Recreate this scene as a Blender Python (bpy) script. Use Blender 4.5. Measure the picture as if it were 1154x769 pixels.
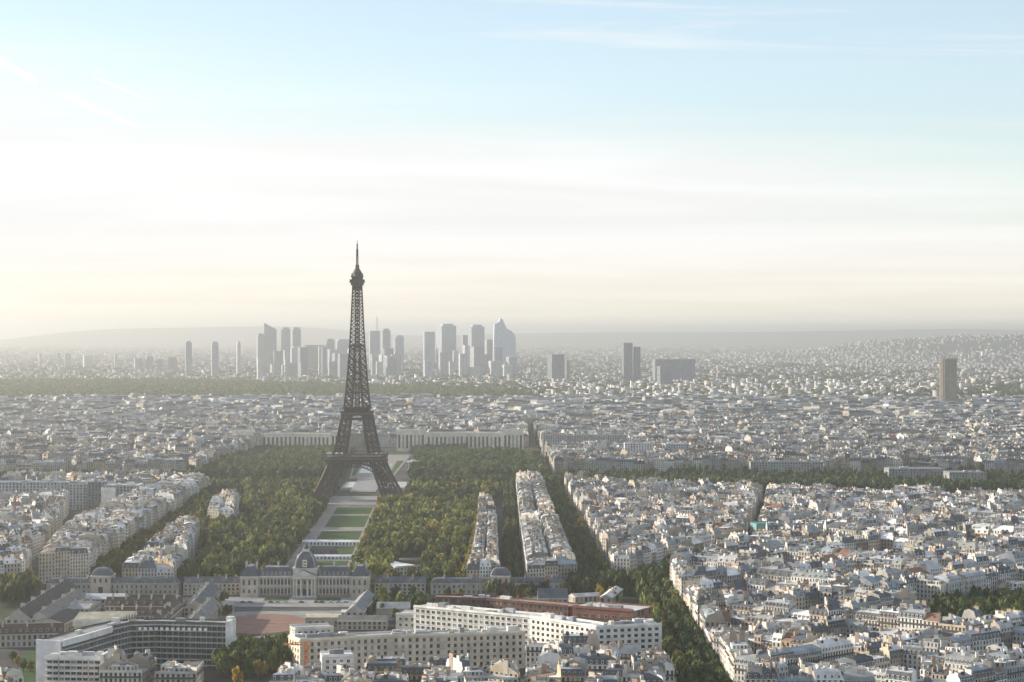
import bpy, math, random
import numpy as np
from math import sin, cos, pi, sqrt, radians, hypot, atan2
random.seed(7); rng = np.random.default_rng(7)
S = bpy.context.scene
COL = S.collection
for o in list(bpy.data.objects): bpy.data.objects.remove(o)

# ------------------------------------------------------------------ camera
F, CX, LY, H = 2441.0, 577.0, 374.0, 207.0      # focal length in photo pixels, centre column, eye-level row, eye height
W0, H0 = 1154.0, 769.0
cam = bpy.data.cameras.new('camera'); co = bpy.data.objects.new('camera', cam); COL.objects.link(co)
co.location = (0, 0, H); co.rotation_euler = (pi/2 - math.atan((H0/2 - LY)/F), 0, 0)
cam.sensor_width = 36; cam.lens = F/W0*36; cam.clip_start = 1; cam.clip_end = 200000
S.camera = co

# ------------------------------------------------------------------ light
SUN_AZ, SUN_EL = radians(69), radians(17)       # azimuth to the left of the view direction
w = bpy.data.worlds.new('World'); S.world = w; w.use_nodes = True
VE0, VE1 = .055, .125
VEIL, VEIL_LOW = (4.9, 4.9, 4.88), (5.4, 4.98, 4.1)
nt = w.node_tree; N = nt.nodes; L = nt.links
bg = N['Background']; bg.inputs[1].default_value = 0.11
sky = N.new('ShaderNodeTexSky'); sky.sky_type = 'NISHITA'; sky.sun_disc = False
sky.sun_elevation = SUN_EL; sky.sun_rotation = -SUN_AZ
sky.air_density = 1.0; sky.dust_density = 0.6; sky.ozone_density = 2.0; sky.altitude = 200
# thin veils of cirrus: noise on a plane high above
tc = N.new('ShaderNodeTexCoord'); sep = N.new('ShaderNodeSeparateXYZ'); L.new(tc.outputs['Generated'], sep.inputs[0])
def wm(op, a, b=None, c=None):
    n = N.new('ShaderNodeMath'); n.operation = op
    for i, v in enumerate((a, b, c)):
        if v is None: continue
        if isinstance(v, (int, float)): n.inputs[i].default_value = v
        else: L.new(v, n.inputs[i])
    return n.outputs[0]
zc = wm('ADD', wm('MAXIMUM', sep.outputs[2], 0.0), 0.075)
comb = N.new('ShaderNodeCombineXYZ')
L.new(wm('DIVIDE', sep.outputs[0], zc), comb.inputs[0]); L.new(wm('DIVIDE', sep.outputs[1], zc), comb.inputs[1])
def noise(scale, loc, rot, detail=6, rough=.55, dist=.5):
    mp = N.new('ShaderNodeMapping'); mp.inputs['Rotation'].default_value = (0, 0, radians(rot)); mp.inputs['Scale'].default_value = scale; mp.inputs['Location'].default_value = loc
    L.new(comb.outputs[0], mp.inputs[0]); n = N.new('ShaderNodeTexNoise'); n.inputs['Scale'].default_value = 1.0; n.inputs['Detail'].default_value = detail; n.inputs['Roughness'].default_value = rough; n.inputs['Distortion'].default_value = dist
    L.new(mp.outputs[0], n.inputs['Vector']); return n.outputs[0]
def rng_(v, a, b, c, d):
    m = N.new('ShaderNodeMapRange'); m.interpolation_type = 'SMOOTHSTEP'
    for i, q in enumerate((a, b, c, d)): m.inputs[i+1].default_value = q
    L.new(v, m.inputs[0]); return m.outputs[0]
def mixrgb(f, a, b):
    n = N.new('ShaderNodeMixRGB')
    for i, v in enumerate((f, a, b)):
        if isinstance(v, (int, float)): n.inputs[i].default_value = v
        elif isinstance(v, tuple): n.inputs[i].default_value = v+(1,)
        else: L.new(v, n.inputs[i])
    return n.outputs[0]
na = noise((.10, .30, 1), (3.1, 1.3, 0), -14); nb = noise((.55, 1.5, 1), (7.7, 2.3, 0), -10, 7, .6, .8)
# the veil covers the low sky and frays towards the zenith and away from the sun
edge = wm('ADD', wm('ADD', sep.outputs[2], wm('MULTIPLY', sep.outputs[0], .11)), wm('MULTIPLY', wm('SUBTRACT', wm('ADD', wm('MULTIPLY', na, .65), wm('MULTIPLY', nb, .35)), .5), -.12))
wisps = rng_(noise((.45, 2.0, 1), (1.7, 9.3, 0), -16, 8, .62, 1.4), .42, .72, 0.0, .7)
cov = wm('MAXIMUM', wisps, wm('MAXIMUM', rng_(edge, VE0, VE1, 1.0, .26), rng_(sep.outputs[2], .2, .6, 0.0, .4)))  # last term: unseen cloud overhead, added to raise the ambient light
streak = rng_(noise((.5, 1.1, 1), (2.7, 5.3, 0), -12, 4, .5, .6), .34, .64, .955, 1.03)
white = mixrgb(rng_(sep.outputs[2], .0, .055, 1, 0), VEIL, VEIL_LOW)
wh = N.new('ShaderNodeMixRGB'); wh.blend_type = 'MULTIPLY'; wh.inputs[0].default_value = 1; L.new(white, wh.inputs[1]); L.new(streak, wh.inputs[2])
L.new(mixrgb(cov, sky.outputs[0], wh.outputs[0]), bg.inputs[0])

sd = bpy.data.lights.new('sun', 'SUN'); sd.energy = 5.0; sd.angle = radians(0.6); sd.color = (1.0, 0.89, 0.73)
so = bpy.data.objects.new('sun', sd); COL.objects.link(so)
so.rotation_euler = (pi/2 - SUN_EL, 0, -(pi - SUN_AZ) + 0)   # set exactly below
import mathutils
sdir = mathutils.Vector((-sin(SUN_AZ)*cos(SUN_EL), cos(SUN_AZ)*cos(SUN_EL), sin(SUN_EL)))
so.rotation_euler = sdir.to_track_quat('Z', 'Y').to_euler()

S.view_settings.view_transform = 'Standard'; S.view_settings.look = 'None'
S.view_settings.exposure = 0.9; S.view_settings.gamma = 1
HAZE_DENSITY, HAZE_G = 0.61e-4, 0.68
S.render.engine = 'CYCLES'
cy = S.cycles
cy.max_bounces = 5; cy.diffuse_bounces = 2; cy.glossy_bounces = 2; cy.transmission_bounces = 2; cy.volume_bounces = 0; cy.transparent_max_bounces = 8
cy.use_denoising = True; cy.use_adaptive_sampling = False
try: cy.denoiser = 'OPENIMAGEDENOISE'
except Exception: pass

# ------------------------------------------------------------------ helpers
def P(px, py, h=0.0):
    d = F*(H-h)/(py-LY); return ((px-CX)/F*d, d)
def px_of(x, y, z=0):
    return CX + F*x/y, LY + F*(H-z)/y

def tag(o, label=None, cat=None, group=None, kind=None):
    if label: o['label'] = label
    if cat: o['category'] = cat
    if group: o['group'] = group
    if kind: o['kind'] = kind
    return o
def empty(name, loc, rz=0.0):
    o = bpy.data.objects.new(name, None); COL.objects.link(o); o.location = loc; o.rotation_euler = (0, 0, rz); o.empty_display_size = 2
    return o
def link(name, me, parent=None, loc=None, rz=None):
    o = bpy.data.objects.new(name, me); COL.objects.link(o)
    if parent: o.parent = parent
    if loc is not None: o.location = loc
    if rz is not None: o.rotation_euler = (0, 0, rz)
    return o

# ------------------------------------------------------------------ materials
def nodemat(name, rough=0.8, spec=0.3):
    m = bpy.data.materials.new(name); m.use_nodes = True
    b = m.node_tree.nodes['Principled BSDF']; b.inputs['Roughness'].default_value = rough
    b.inputs['Specular IOR Level'].default_value = spec
    return m, m.node_tree.nodes, m.node_tree.links, b
def mth(N, L, op, a, b=None):
    n = N.new('ShaderNodeMath'); n.operation = op
    for i, v in enumerate((a, b)):
        if v is None: continue
        if isinstance(v, (int, float)): n.inputs[i].default_value = v
        else: L.new(v, n.inputs[i])
    return n.outputs[0]
def mixc(N, L, f, a, b, mode='MIX'):
    n = N.new('ShaderNodeMixRGB'); n.blend_type = mode
    for i, v in enumerate((f, a, b)):
        if isinstance(v, (int, float)): n.inputs[i].default_value = v
        elif isinstance(v, tuple): n.inputs[i].default_value = v + (1,) if len(v) == 3 else v
        else: L.new(v, n.inputs[i])
    return n.outputs[0]
def attr(N, name='Col'):
    a = N.new('ShaderNodeAttribute'); a.attribute_name = name; return a.outputs['Color']
def grime(N, L, col, scale, lo, hi, detail=4):
    g = N.new('ShaderNodeNewGeometry'); n = N.new('ShaderNodeTexNoise'); n.inputs['Scale'].default_value = scale; n.inputs['Detail'].default_value = detail
    L.new(g.outputs['Position'], n.inputs['Vector'])
    r = N.new('ShaderNodeMapRange'); r.inputs[1].default_value = 0.3; r.inputs[2].default_value = 0.7; r.inputs[3].default_value = lo; r.inputs[4].default_value = hi
    L.new(n.outputs[0], r.inputs[0])
    return mixc(N, L, 1.0, col, r.outputs[0], 'MULTIPLY')

# wall with windows from the UV map (one unit = one bay / one storey)
M_WALL, N_, L_, B_ = nodemat('facade', 0.85, 0.12)
uv = N_.new('ShaderNodeUVMap'); uv.uv_map = 'UVMap'
sp = N_.new('ShaderNodeSeparateXYZ'); L_.new(uv.outputs[0], sp.inputs[0])
fu = mth(N_, L_, 'ABSOLUTE', mth(N_, L_, 'SUBTRACT', mth(N_, L_, 'FRACT', sp.outputs[0]), 0.5))
fv = mth(N_, L_, 'ABSOLUTE', mth(N_, L_, 'SUBTRACT', mth(N_, L_, 'FRACT', sp.outputs[1]), 0.52))
win = mth(N_, L_, 'MULTIPLY', mth(N_, L_, 'LESS_THAN', fu, 0.24), mth(N_, L_, 'LESS_THAN', fv, 0.33))
win = mth(N_, L_, 'MULTIPLY', win, mth(N_, L_, 'GREATER_THAN', sp.outputs[1], 0.0))
fl = N_.new('ShaderNodeVectorMath'); fl.operation = 'FLOOR'; L_.new(uv.outputs[0], fl.inputs[0])
wn = N_.new('ShaderNodeTexWhiteNoise'); wn.noise_dimensions = '2D'; L_.new(fl.outputs[0], wn.inputs['Vector'])
pane = mixc(N_, L_, mth(N_, L_, 'MULTIPLY', mth(N_, L_, 'POWER', wn.outputs[0], 2.5), 0.8), (0.025, 0.03, 0.035), (0.34, 0.33, 0.30))
base = grime(N_, L_, attr(N_), 0.12, 0.82, 1.1)
ledge = mth(N_, L_, 'MULTIPLY', mth(N_, L_, 'LESS_THAN', mth(N_, L_, 'FRACT', sp.outputs[1]), 0.09), mth(N_, L_, 'GREATER_THAN', sp.outputs[1], 0.5))
base = mixc(N_, L_, mth(N_, L_, 'MULTIPLY', ledge, 0.35), base, (0.12, 0.11, 0.10))
L_.new(mixc(N_, L_, win, base, pane), B_.inputs['Base Color'])
L_.new(mth(N_, L_, 'SUBTRACT', 0.85, mth(N_, L_, 'MULTIPLY', win, 0.65)), B_.inputs['Roughness'])

M_ROOF, N_, L_, B_ = nodemat('zinc_roof', 0.72, 0.12)
L_.new(grime(N_, L_, attr(N_), 0.18, 0.7, 1.2, 6), B_.inputs['Base Color'])
M_PLAIN, N_, L_, B_ = nodemat('plaster', 0.9, 0.08)
L_.new(grime(N_, L_, attr(N_), 0.15, 0.75, 1.15, 5), B_.inputs['Base Color'])
M_GLASS, N_, L_, B_ = nodemat('window_glass', 0.15, 0.6)
L_.new(attr(N_), B_.inputs['Base Color'])
M_LEAF, N_, L_, B_ = nodemat('foliage', 0.7, 0.15)
oi = N_.new('ShaderNodeObjectInfo')
lc = mixc(N_, L_, 1.0, attr(N_), oi.outputs['Color'], 'MULTIPLY')
L_.new(lc, B_.inputs['Base Color'])
tr = N_.new('ShaderNodeBsdfTranslucent'); L_.new(lc, tr.inputs[0])
mx = N_.new('ShaderNodeMixShader'); mx.inputs[0].default_value = 0.25
L_.new(B_.outputs[0], mx.inputs[1]); L_.new(tr.outputs[0], mx.inputs[2]); L_.new(mx.outputs[0], N_['Material Output'].inputs[0])
M_IRON, N_, L_, B_ = nodemat('painted_iron', 0.6, 0.3)
L_.new(attr(N_), B_.inputs['Base Color'])
MATS = [M_WALL, M_ROOF, M_PLAIN, M_GLASS, M_LEAF, M_IRON]
WALL, ROOF, PLAIN, GLASS, LEAF, IRON = range(6)

def groundmat(name, c1, c2, scale, rough=0.9, c3=None, s3=0.004):
    m, n, l, b = nodemat(name, rough, 0.5 if rough < .5 else 0.05)
    g = n.new('ShaderNodeNewGeometry'); t = n.new('ShaderNodeTexNoise'); t.inputs['Scale'].default_value = scale; t.inputs['Detail'].default_value = 6
    l.new(g.outputs['Position'], t.inputs['Vector'])
    r = n.new('ShaderNodeMapRange'); r.inputs[1].default_value = 0.35; r.inputs[2].default_value = 0.65; l.new(t.outputs[0], r.inputs[0])
    c = mixc(n, l, r.outputs[0], c1, c2)
    if c3:
        t3 = n.new('ShaderNodeTexNoise'); t3.inputs['Scale'].default_value = s3; t3.inputs['Detail'].default_value = 5; l.new(g.outputs['Position'], t3.inputs['Vector'])
        r3 = n.new('ShaderNodeMapRange'); r3.inputs[1].default_value = 0.45; r3.inputs[2].default_value = 0.6; l.new(t3.outputs[0], r3.inputs[0])
        c = mixc(n, l, r3.outputs[0], c, c3)
    l.new(c, b.inputs['Base Color']); return m

# ------------------------------------------------------------------ mesh builder
class MB:
    def __init__(s): s.v = []; s.f = []; s.m = []; s.c = []; s.uv = []
    def face(s, pts, mat, col, uv=None):
        n = len(s.v); s.v.extend(pts); k = len(pts); s.f.append(tuple(range(n, n+k))); s.m.append(mat); s.c.append(col)
        s.uv.extend(uv if uv else [(-9.0, -9.0)]*k)
    def prism(s, poly, z0, z1, mat, col, topmat=None, topcol=None, bottom=False):
        n = len(poly)
        for i in range(n):
            a, b = poly[i], poly[(i+1) % n]
            s.face([(a[0], a[1], z0), (b[0], b[1], z0), (b[0], b[1], z1), (a[0], a[1], z1)], mat, col)
        s.face([(p[0], p[1], z1) for p in poly], mat if topmat is None else topmat, col if topcol is None else topcol)
        if bottom: s.face([(p[0], p[1], z0) for p in reversed(poly)], mat, col)
    def box(s, cx, cy, sx, sy, z0, z1, mat, col, ang=0.0, topmat=None, topcol=None, bottom=False):
        c, t = cos(ang), sin(ang); hx, hy = sx/2, sy/2
        s.prism([(cx+x*c-y*t, cy+x*t+y*c) for x, y in ((-hx, -hy), (hx, -hy), (hx, hy), (-hx, hy))], z0, z1, mat, col, topmat, topcol, bottom)
    def wallq(s, a, b, z0, z1, col, bay=2.6, floor=3.2, mat=WALL, u0=0.0):
        n = max(1, round(hypot(b[0]-a[0], b[1]-a[1])/bay)); k = max(1, round((z1-z0)/floor))
        s.face([(a[0], a[1], z0), (b[0], b[1], z0), (b[0], b[1], z1), (a[0], a[1], z1)], mat, col, [(u0, 0.001), (u0+n, 0.001), (u0+n, k), (u0, k)])
    def beam(s, p, q, t, mat, col, t2=None):
        p = np.array(p, float); q = np.array(q, float); d = q-p; l = np.linalg.norm(d)
        if l < 1e-6: return
        d /= l; up = np.array((0, 0, 1.0)) if abs(d[2]) < 0.9 else np.array((1.0, 0, 0))
        a = np.cross(d, up); a /= np.linalg.norm(a); b = np.cross(d, a); t2 = t2 or t
        a = a*t/2; b = b*t2/2
        r = [tuple(p+x*a+y*b) for x, y in ((-1, -1), (1, -1), (1, 1), (-1, 1))]; r2 = [tuple(q+x*a+y*b) for x, y in ((-1, -1), (1, -1), (1, 1), (-1, 1))]
        for i in range(4): s.face([r[i], r2[i], r2[(i+1) % 4], r[(i+1) % 4]], mat, col)
        s.face(r, mat, col); s.face(r2[::-1], mat, col)
    def lathe(s, prof, cx, cy, n, mat, col, cap=True, sq=None):
        rings = []
        for r, z in prof:
            ring = []
            for i in range(n):
                a = 2*pi*i/n; k = 1.0
                if sq: k = 1.0/((abs(cos(a))**sq+abs(sin(a))**sq)**(1/sq))
                ring.append((cx+r*k*cos(a), cy+r*k*sin(a), z))
            rings.append(ring)
        for j in range(len(rings)-1):
            for i in range(n):
                s.face([rings[j][i], rings[j][(i+1) % n], rings[j+1][(i+1) % n], rings[j+1][i]], mat, col)
        if cap: s.face(rings[-1], mat, col)
    def mesh(s, name):
        return mesh_from(name, np.array(s.v, np.float32).reshape(-1, 3), [len(f) for f in s.f], np.concatenate([np.array(f) for f in s.f]) if s.f else np.zeros(0), s.m, s.c, s.uv)
    def build(s, name, parent=None, origin=(0, 0, 0), **k):
        if origin != (0, 0, 0):
            ox, oy, oz = origin; s.v = [(x-ox, y-oy, z-oz) for x, y, z in s.v]
        o = link(name, s.mesh(name), parent)
        if parent is None: o.location = origin
        if k: tag(o, **k)
        return o
def mesh_from(name, v, sizes, idx, mats, cols, uvs=None, matlist=None):
    me = bpy.data.meshes.new(name)
    sizes = np.asarray(sizes, np.int32); idx = np.asarray(idx, np.int32)
    me.vertices.add(len(v)); me.vertices.foreach_set('co', np.asarray(v, np.float32).ravel())
    me.loops.add(len(idx)); me.loops.foreach_set('vertex_index', idx)
    me.polygons.add(len(sizes)); st = np.zeros(len(sizes), np.int32); st[1:] = np.cumsum(sizes)[:-1]
    me.polygons.foreach_set('loop_start', st); me.polygons.foreach_set('loop_total', sizes)
    ml = MATS if matlist is None else matlist
    if matlist is None:
        mats = np.asarray(mats, np.int32); used = np.unique(mats)
        rem = {int(u): i for i, u in enumerate(used)}; lut = np.zeros(16, np.int32)
        for u, i in rem.items(): lut[u] = i; me.materials.append(ml[u])
        me.polygons.foreach_set('material_index', lut[mats])
    else:
        for m in ml: me.materials.append(m)
        me.polygons.foreach_set('material_index', np.asarray(mats, np.int32))
    c = np.ones((len(sizes), 4), np.float32); c[:, :3] = np.asarray(cols, np.float32).reshape(-1, 3)
    a = me.attributes.new('Col', 'FLOAT_COLOR', 'FACE'); a.data.foreach_set('color', c.ravel())
    if uvs is not None and len(uvs):
        u = me.uv_layers.new(name='UVMap'); u.data.foreach_set('uv', np.asarray(uvs, np.float32).ravel())
    me.update(calc_edges=True); me.validate()
    return me

def vary(c, k=0.08):
    f = 1+random.uniform(-k, k); return tuple(min(0.9, max(0.01, x*f*(1+random.uniform(-k, k)*0.12))) for x in c)
def lerp(a, b, t): return (a[0]+(b[0]-a[0])*t, a[1]+(b[1]-a[1])*t)
def inpoly(p, poly):
    x, y = p; r = False; j = len(poly)-1
    for i in range(len(poly)):
        xi, yi = poly[i]; xj, yj = poly[j]
        if (yi > y) != (yj > y) and x < (xj-xi)*(y-yi)/(yj-yi)+xi: r = not r
        j = i
    return r
def area(p): return sum(p[i][0]*p[(i+1) % len(p)][1]-p[(i+1) % len(p)][0]*p[i][1] for i in range(len(p)))/2
def clip(sub, cl):
    out = sub
    for i in range(len(cl)):
        a, b = cl[i], cl[(i+1) % len(cl)]; inp = out; out = []
        if not inp: return []
        def side(p): return (b[0]-a[0])*(p[1]-a[1])-(b[1]-a[1])*(p[0]-a[0])
        s = inp[-1]
        for e in inp:
            se, ss = side(e), side(s)
            if se >= 0:
                if ss < 0: out.append(lerp(s, e, ss/(ss-se)))
                out.append(e)
            elif ss >= 0: out.append(lerp(s, e, ss/(ss-se)))
            s = e
    r = []
    for p in out:
        if not r or hypot(p[0]-r[-1][0], p[1]-r[-1][1]) > 0.6: r.append(p)
    if len(r) > 1 and hypot(r[0][0]-r[-1][0], r[0][1]-r[-1][1]) < 0.6: r.pop()
    return r
def inset(poly, d):
    n = len(poly); out = []
    for i in range(n):
        p0, p1, p2 = poly[i-1], poly[i], poly[(i+1) % n]
        def nl(a, b):
            l = hypot(b[0]-a[0], b[1]-a[1]); return (-(b[1]-a[1])/l, (b[0]-a[0])/l)
        n1, n2 = nl(p0, p1), nl(p1, p2); k = 1+n1[0]*n2[0]+n1[1]*n2[1]
        k = max(k, 0.25); out.append((p1[0]+d*(n1[0]+n2[0])/k, p1[1]+d*(n1[1]+n2[1])/k))
    return out
def inradius(poly):
    cx = sum(p[0] for p in poly)/len(poly); cy = sum(p[1] for p in poly)/len(poly); r = 1e9
    for i in range(len(poly)):
        a, b = poly[i], poly[(i+1) % len(poly)]; l = hypot(b[0]-a[0], b[1]-a[1])
        r = min(r, ((b[0]-a[0])*(cy-a[1])-(b[1]-a[1])*(cx-a[0]))/l)
    return r

# ------------------------------------------------------------------ ground, roads, lawns
def sheet(name, pts, z, mat, kind='structure', label=None, cat=None):
    me = bpy.data.meshes.new(name); me.from_pydata([(p[0], p[1], z) for p in pts], [], [list(range(len(pts)))]); me.materials.append(mat)
    o = link(name, me); tag(o, label, cat, kind=kind); return o
G_ASPH = groundmat('asphalt', (0.055, 0.053, 0.05), (0.085, 0.082, 0.078), 0.08)
G_CITY = groundmat('city_ground', (0.05, 0.048, 0.045), (0.10, 0.096, 0.09), 0.03, c3=(0.05, 0.065, 0.035), s3=0.0035)
G_GRASS = groundmat('lawn', (0.04, 0.075, 0.022), (0.06, 0.10, 0.034), 0.15)
G_PARK = groundmat('park_soil', (0.045, 0.05, 0.025), (0.075, 0.075, 0.045), 0.06)
G_GRAVEL = groundmat('pale_gravel', (0.21, 0.20, 0.185), (0.29, 0.275, 0.25), 0.1)
G_STONE = groundmat('courtyard_stone', (0.20, 0.205, 0.205), (0.30, 0.30, 0.295), 0.07)
G_TRACK = groundmat('red_cinder', (0.20, 0.125, 0.10), (0.26, 0.165, 0.135), 0.08)
G_WATER = groundmat('river_water', (0.03, 0.04, 0.035), (0.045, 0.055, 0.05), 0.02, rough=0.12)
BIG = 90000
sheet('ground', [(-BIG, -3000), (BIG, -3000), (BIG, BIG), (-BIG, BIG)], 0, G_CITY)
AX = (-162.0, 1693.0); TW = (-188.0, 2632.0)                     # military school and tower: the axis of the park
def ax(t, off=0.0):                                                # t metres along the axis from the school
    l = hypot(TW[0]-AX[0], TW[1]-AX[1]); ux, uy = (TW[0]-AX[0])/l, (TW[1]-AX[1])/l
    return (AX[0]+ux*t+uy*off, AX[1]+uy*t-ux*off)
sheet('park_ground', [ax(40, -150), ax(40, 120), ax(1150, 150), ax(1150, -215)], 0.004, G_PARK)
sheet('park_path', [ax(60, -33), ax(60, 25), ax(880, 24), ax(880, -32)], 0.008, G_GRAVEL)
for t0, t1 in ((120, 262), (300, 395), (425, 556), (600, 745), (762, 860)):
    sheet('lawn', [ax(t0, -20), ax(t0, 22), ax(t1, 22), ax(t1, -20)], 0.014, G_GRASS)
for t in (281, 410, 578, 752): sheet('park_cross_path', [ax(t-7, -105), ax(t-7, 105), ax(t+7, 105), ax(t+7, -105)], 0.012, G_GRAVEL)
for t, a, b in ((690, 34, 118), (640, 34, 100), (815, 32, 120), (700, -120, -34), (660, -110, -34), (790, -130, -30)):
    sheet('park_side_path', [ax(t-4, a), ax(t-4, b), ax(t+4, b), ax(t+4, a)], 0.010, G_GRAVEL)
sheet('tower_forecourt', [ax(862, -70), ax(862, 70), ax(1035, 70), ax(1035, -70)], 0.016, G_STONE)
sheet('river', [(-1500, 2860), (1500, 2900), (1500, 3010), (-1500, 2970)], 0.006, G_WATER)
sheet('bridge_road', [ax(1100, -17), ax(1100, 17), ax(1360, 17), ax(1360, -17)], 0.5, G_STONE)
sheet('fountain_terrace', [ax(1360, -30), ax(1360, 30), ax(1950, 46), ax(1950, -46)], 0.02, G_GRAVEL)
for s_ in (-1, 1): sheet('terrace_lawn', [ax(1420, s_*24), ax(1420, s_*29), ax(1780, s_*38), ax(1780, s_*27)], 0.03, G_GRASS)
sheet('fountain_pool', [ax(1480, -22), ax(1480, 22), ax(1700, 22), ax(1700, -22)], 0.03, groundmat('pool_water', (0.10, 0.15, 0.17), (0.2, 0.25, 0.27), 0.05, rough=0.25))
# avenues
def road(name, pts, wdt, z=0.008, mat=None, side=None):
    l, r = [], []
    for i, p in enumerate(pts):
        q = pts[min(i+1, len(pts)-1)]; o = pts[max(i-1, 0)]; dx, dy = q[0]-o[0], q[1]-o[1]; k = hypot(dx, dy)
        l.append((p[0]-dy/k*wdt/2, p[1]+dx/k*wdt/2)); r.append((p[0]+dy/k*wdt/2, p[1]-dx/k*wdt/2))
    vs = [(x, y, z) for x, y in r]+[(x, y, z) for x, y in l]; n = len(pts)
    me = bpy.data.meshes.new(name); me.from_pydata(vs, [], [[i, i+1, n+i+1, n+i] for i in range(n-1)]); me.materials.append(mat or G_ASPH)
    return tag(link(name, me), kind='structure')
road('avenue_road', [(110, 1000), (110, 1700), (75, 1745), (60, 1790), (52, 2780)], 13)
road('side_avenue_road', [(-1, 1700), (-6, 2800)], 12)
road('diagonal_road', [(75, 1720), (150, 1870), (222, 2015), (330, 2095)], 12)
# courtyard of the military school, sports field
c = AX
sheet('courtyard', [(c[0]-62, c[1]-64), (c[0]+62, c[1]-64), (c[0]+62, c[1]-2), (c[0]-62, c[1]-2)], 0.012, G_STONE)
for s in (-1, 1):
    x0 = c[0]+s*20
    sheet('courtyard_lawn', [(x0-10, c[1]-27), (x0+10, c[1]-27), (x0+9, c[1]-7), (x0-9, c[1]-7)], 0.02, G_GRASS)
sheet('school_street', [P(120, 700), P(440, 700), P(640, 678), P(690, 668), P(690, 664), P(420, 688), P(230, 690)], 0.010, G_STONE)
sf = [P(268, 716), P(316, 714), P(318, 692), P(280, 692)]
cx_, cy_ = sum(p[0] for p in sf)/4, sum(p[1] for p in sf)/4
track_v = [(cx_+26*cos(a)*(1.25), cy_+52*sin(a)) for a in np.linspace(0, 2*pi, 33)[:-1]]
sheet('sports_ground', [(cx_-46, cy_-70), (cx_+44, cy_-70), (cx_+44, cy_+62), (cx_-46, cy_+62)], 0.008, G_PARK)
sheet('running_track', track_v, 0.016, G_TRACK)
#PART2
# ------------------------------------------------------------------ houses
WALLS = {'cream': (0.56, 0.49, 0.385), 'pale grey': (0.47, 0.455, 0.43), 'white': (0.76, 0.74, 0.70), 'beige': (0.50, 0.42, 0.315),
         'sand coloured': (0.52, 0.445, 0.34), 'ochre': (0.50, 0.39, 0.25), 'grey brown': (0.33, 0.29, 0.245), 'ivory': (0.64, 0.59, 0.50), 'dusty pink': (0.48, 0.40, 0.35)}
WW = ['cream']*4+['pale grey']*5+['white']*5+['beige']*2+['sand coloured']*2+['ochre']+['grey brown']*2+['ivory']*5+['white']*3+['dusty pink']
ROOFS = {'pale zinc': (0.46, 0.475, 0.475), 'grey zinc': (0.275, 0.29, 0.295), 'bluish zinc': (0.26, 0.305, 0.335), 'dark slate': (0.10, 0.11, 0.125), 'whitish': (0.72, 0.72, 0.71), 'red tile': (0.24, 0.135, 0.10)}
RW = ['pale zinc']*4+['grey zinc']*4+['bluish zinc']*2+['dark slate']*3+['whitish']*2
TERRA = (0.22, 0.145, 0.11)
class House: pass
def make_block(poly, out, hmean=21, hvar=2.5, depth=13, wmin=12, wmax=23, court=0.6, flat=0.22, zone='', street_side=None):
    if area(poly) < 0: poly = poly[::-1]
    ir = inradius(poly)
    if ir < 3.5: return
    D = depth if ir > depth+5 else ir*0.96
    inn = inset(poly, D); n = len(poly); bh = hmean+random.uniform(-hvar, hvar)
    for i in range(n):
        A, Bp = poly[i], poly[(i+1) % n]; A2, B2 = inn[i], inn[(i+1) % n]
        Ln = hypot(Bp[0]-A[0], Bp[1]-A[1])
        if Ln < 4: continue
        k = max(1, round(Ln/random.uniform(wmin, wmax))); cuts = [0]
        for j in range(1, k): cuts.append((j+random.uniform(-0.18, 0.18))/k)
        cuts.append(1)
        for j in range(k):
            q = [lerp(A, Bp, cuts[j]), lerp(A, Bp, cuts[j+1]), lerp(A2, B2, cuts[j+1]), lerp(A2, B2, cuts[j])]
            if hypot(q[2][0]-q[3][0], q[2][1]-q[3][1]) < 0.3: q[2] = lerp(q[2], q[1], .05)
            if area(q) < 25: continue
            add_house(q, out, bh+random.gauss(0, 2.0), flat, zone)
    if ir > D+7:
        ii = inset(poly, D+3.0)
        if area(ii) > 150 and inradius(ii) > 3:
            e = max(range(n), key=lambda i: hypot(poly[(i+1) % n][0]-poly[i][0], poly[(i+1) % n][1]-poly[i][1]))
            a = atan2(poly[(e+1) % n][1]-poly[e][1], poly[(e+1) % n][0]-poly[e][0])
            for _ in range(int(area(ii)/420*court)+1):
                for t in range(8):
                    xs = [p[0] for p in ii]; ys = [p[1] for p in ii]
                    p = (random.uniform(min(xs), max(xs)), random.uniform(min(ys), max(ys)))
                    if not inpoly(p, ii): continue
                    sx, sy = random.uniform(6, 16), random.uniform(6, 11)
                    if random.random() < .5: sx, sy = sy, sx
                    q = [(p[0]+x*cos(a)-y*sin(a), p[1]+x*sin(a)+y*cos(a)) for x, y in ((-sx/2, -sy/2), (sx/2, -sy/2), (sx/2, sy/2), (-sx/2, sy/2))]
                    if all(inpoly(c, ii) for c in q):
                        add_house(q, out, bh*random.uniform(0.4, 0.95), 0.45, zone, court=True); break
EXCL = []
def add_house(q, out, h, flat, zone, court=False):
    c = (sum(p[0] for p in q)/4, sum(p[1] for p in q)/4)
    for e in EXCL:
        if inpoly(c, e): return
    hs = House(); hs.q = q; hs.c = c; hs.h = h; hs.zone = zone; hs.court = court
    hs.wc = random.choice(WW); hs.kind = 'flat' if random.random() < flat else ('gable' if random.random() < (0.3 if court else 0.12) else 'mansard')
    hs.rc = random.choice(RW)
    if hs.kind == 'gable' and random.random() < .18: hs.rc = 'red tile'
    if hs.kind == 'flat' and hs.rc == 'dark slate': hs.rc = 'whitish'
    hs.seed = random.random(); out.append(hs)

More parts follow.
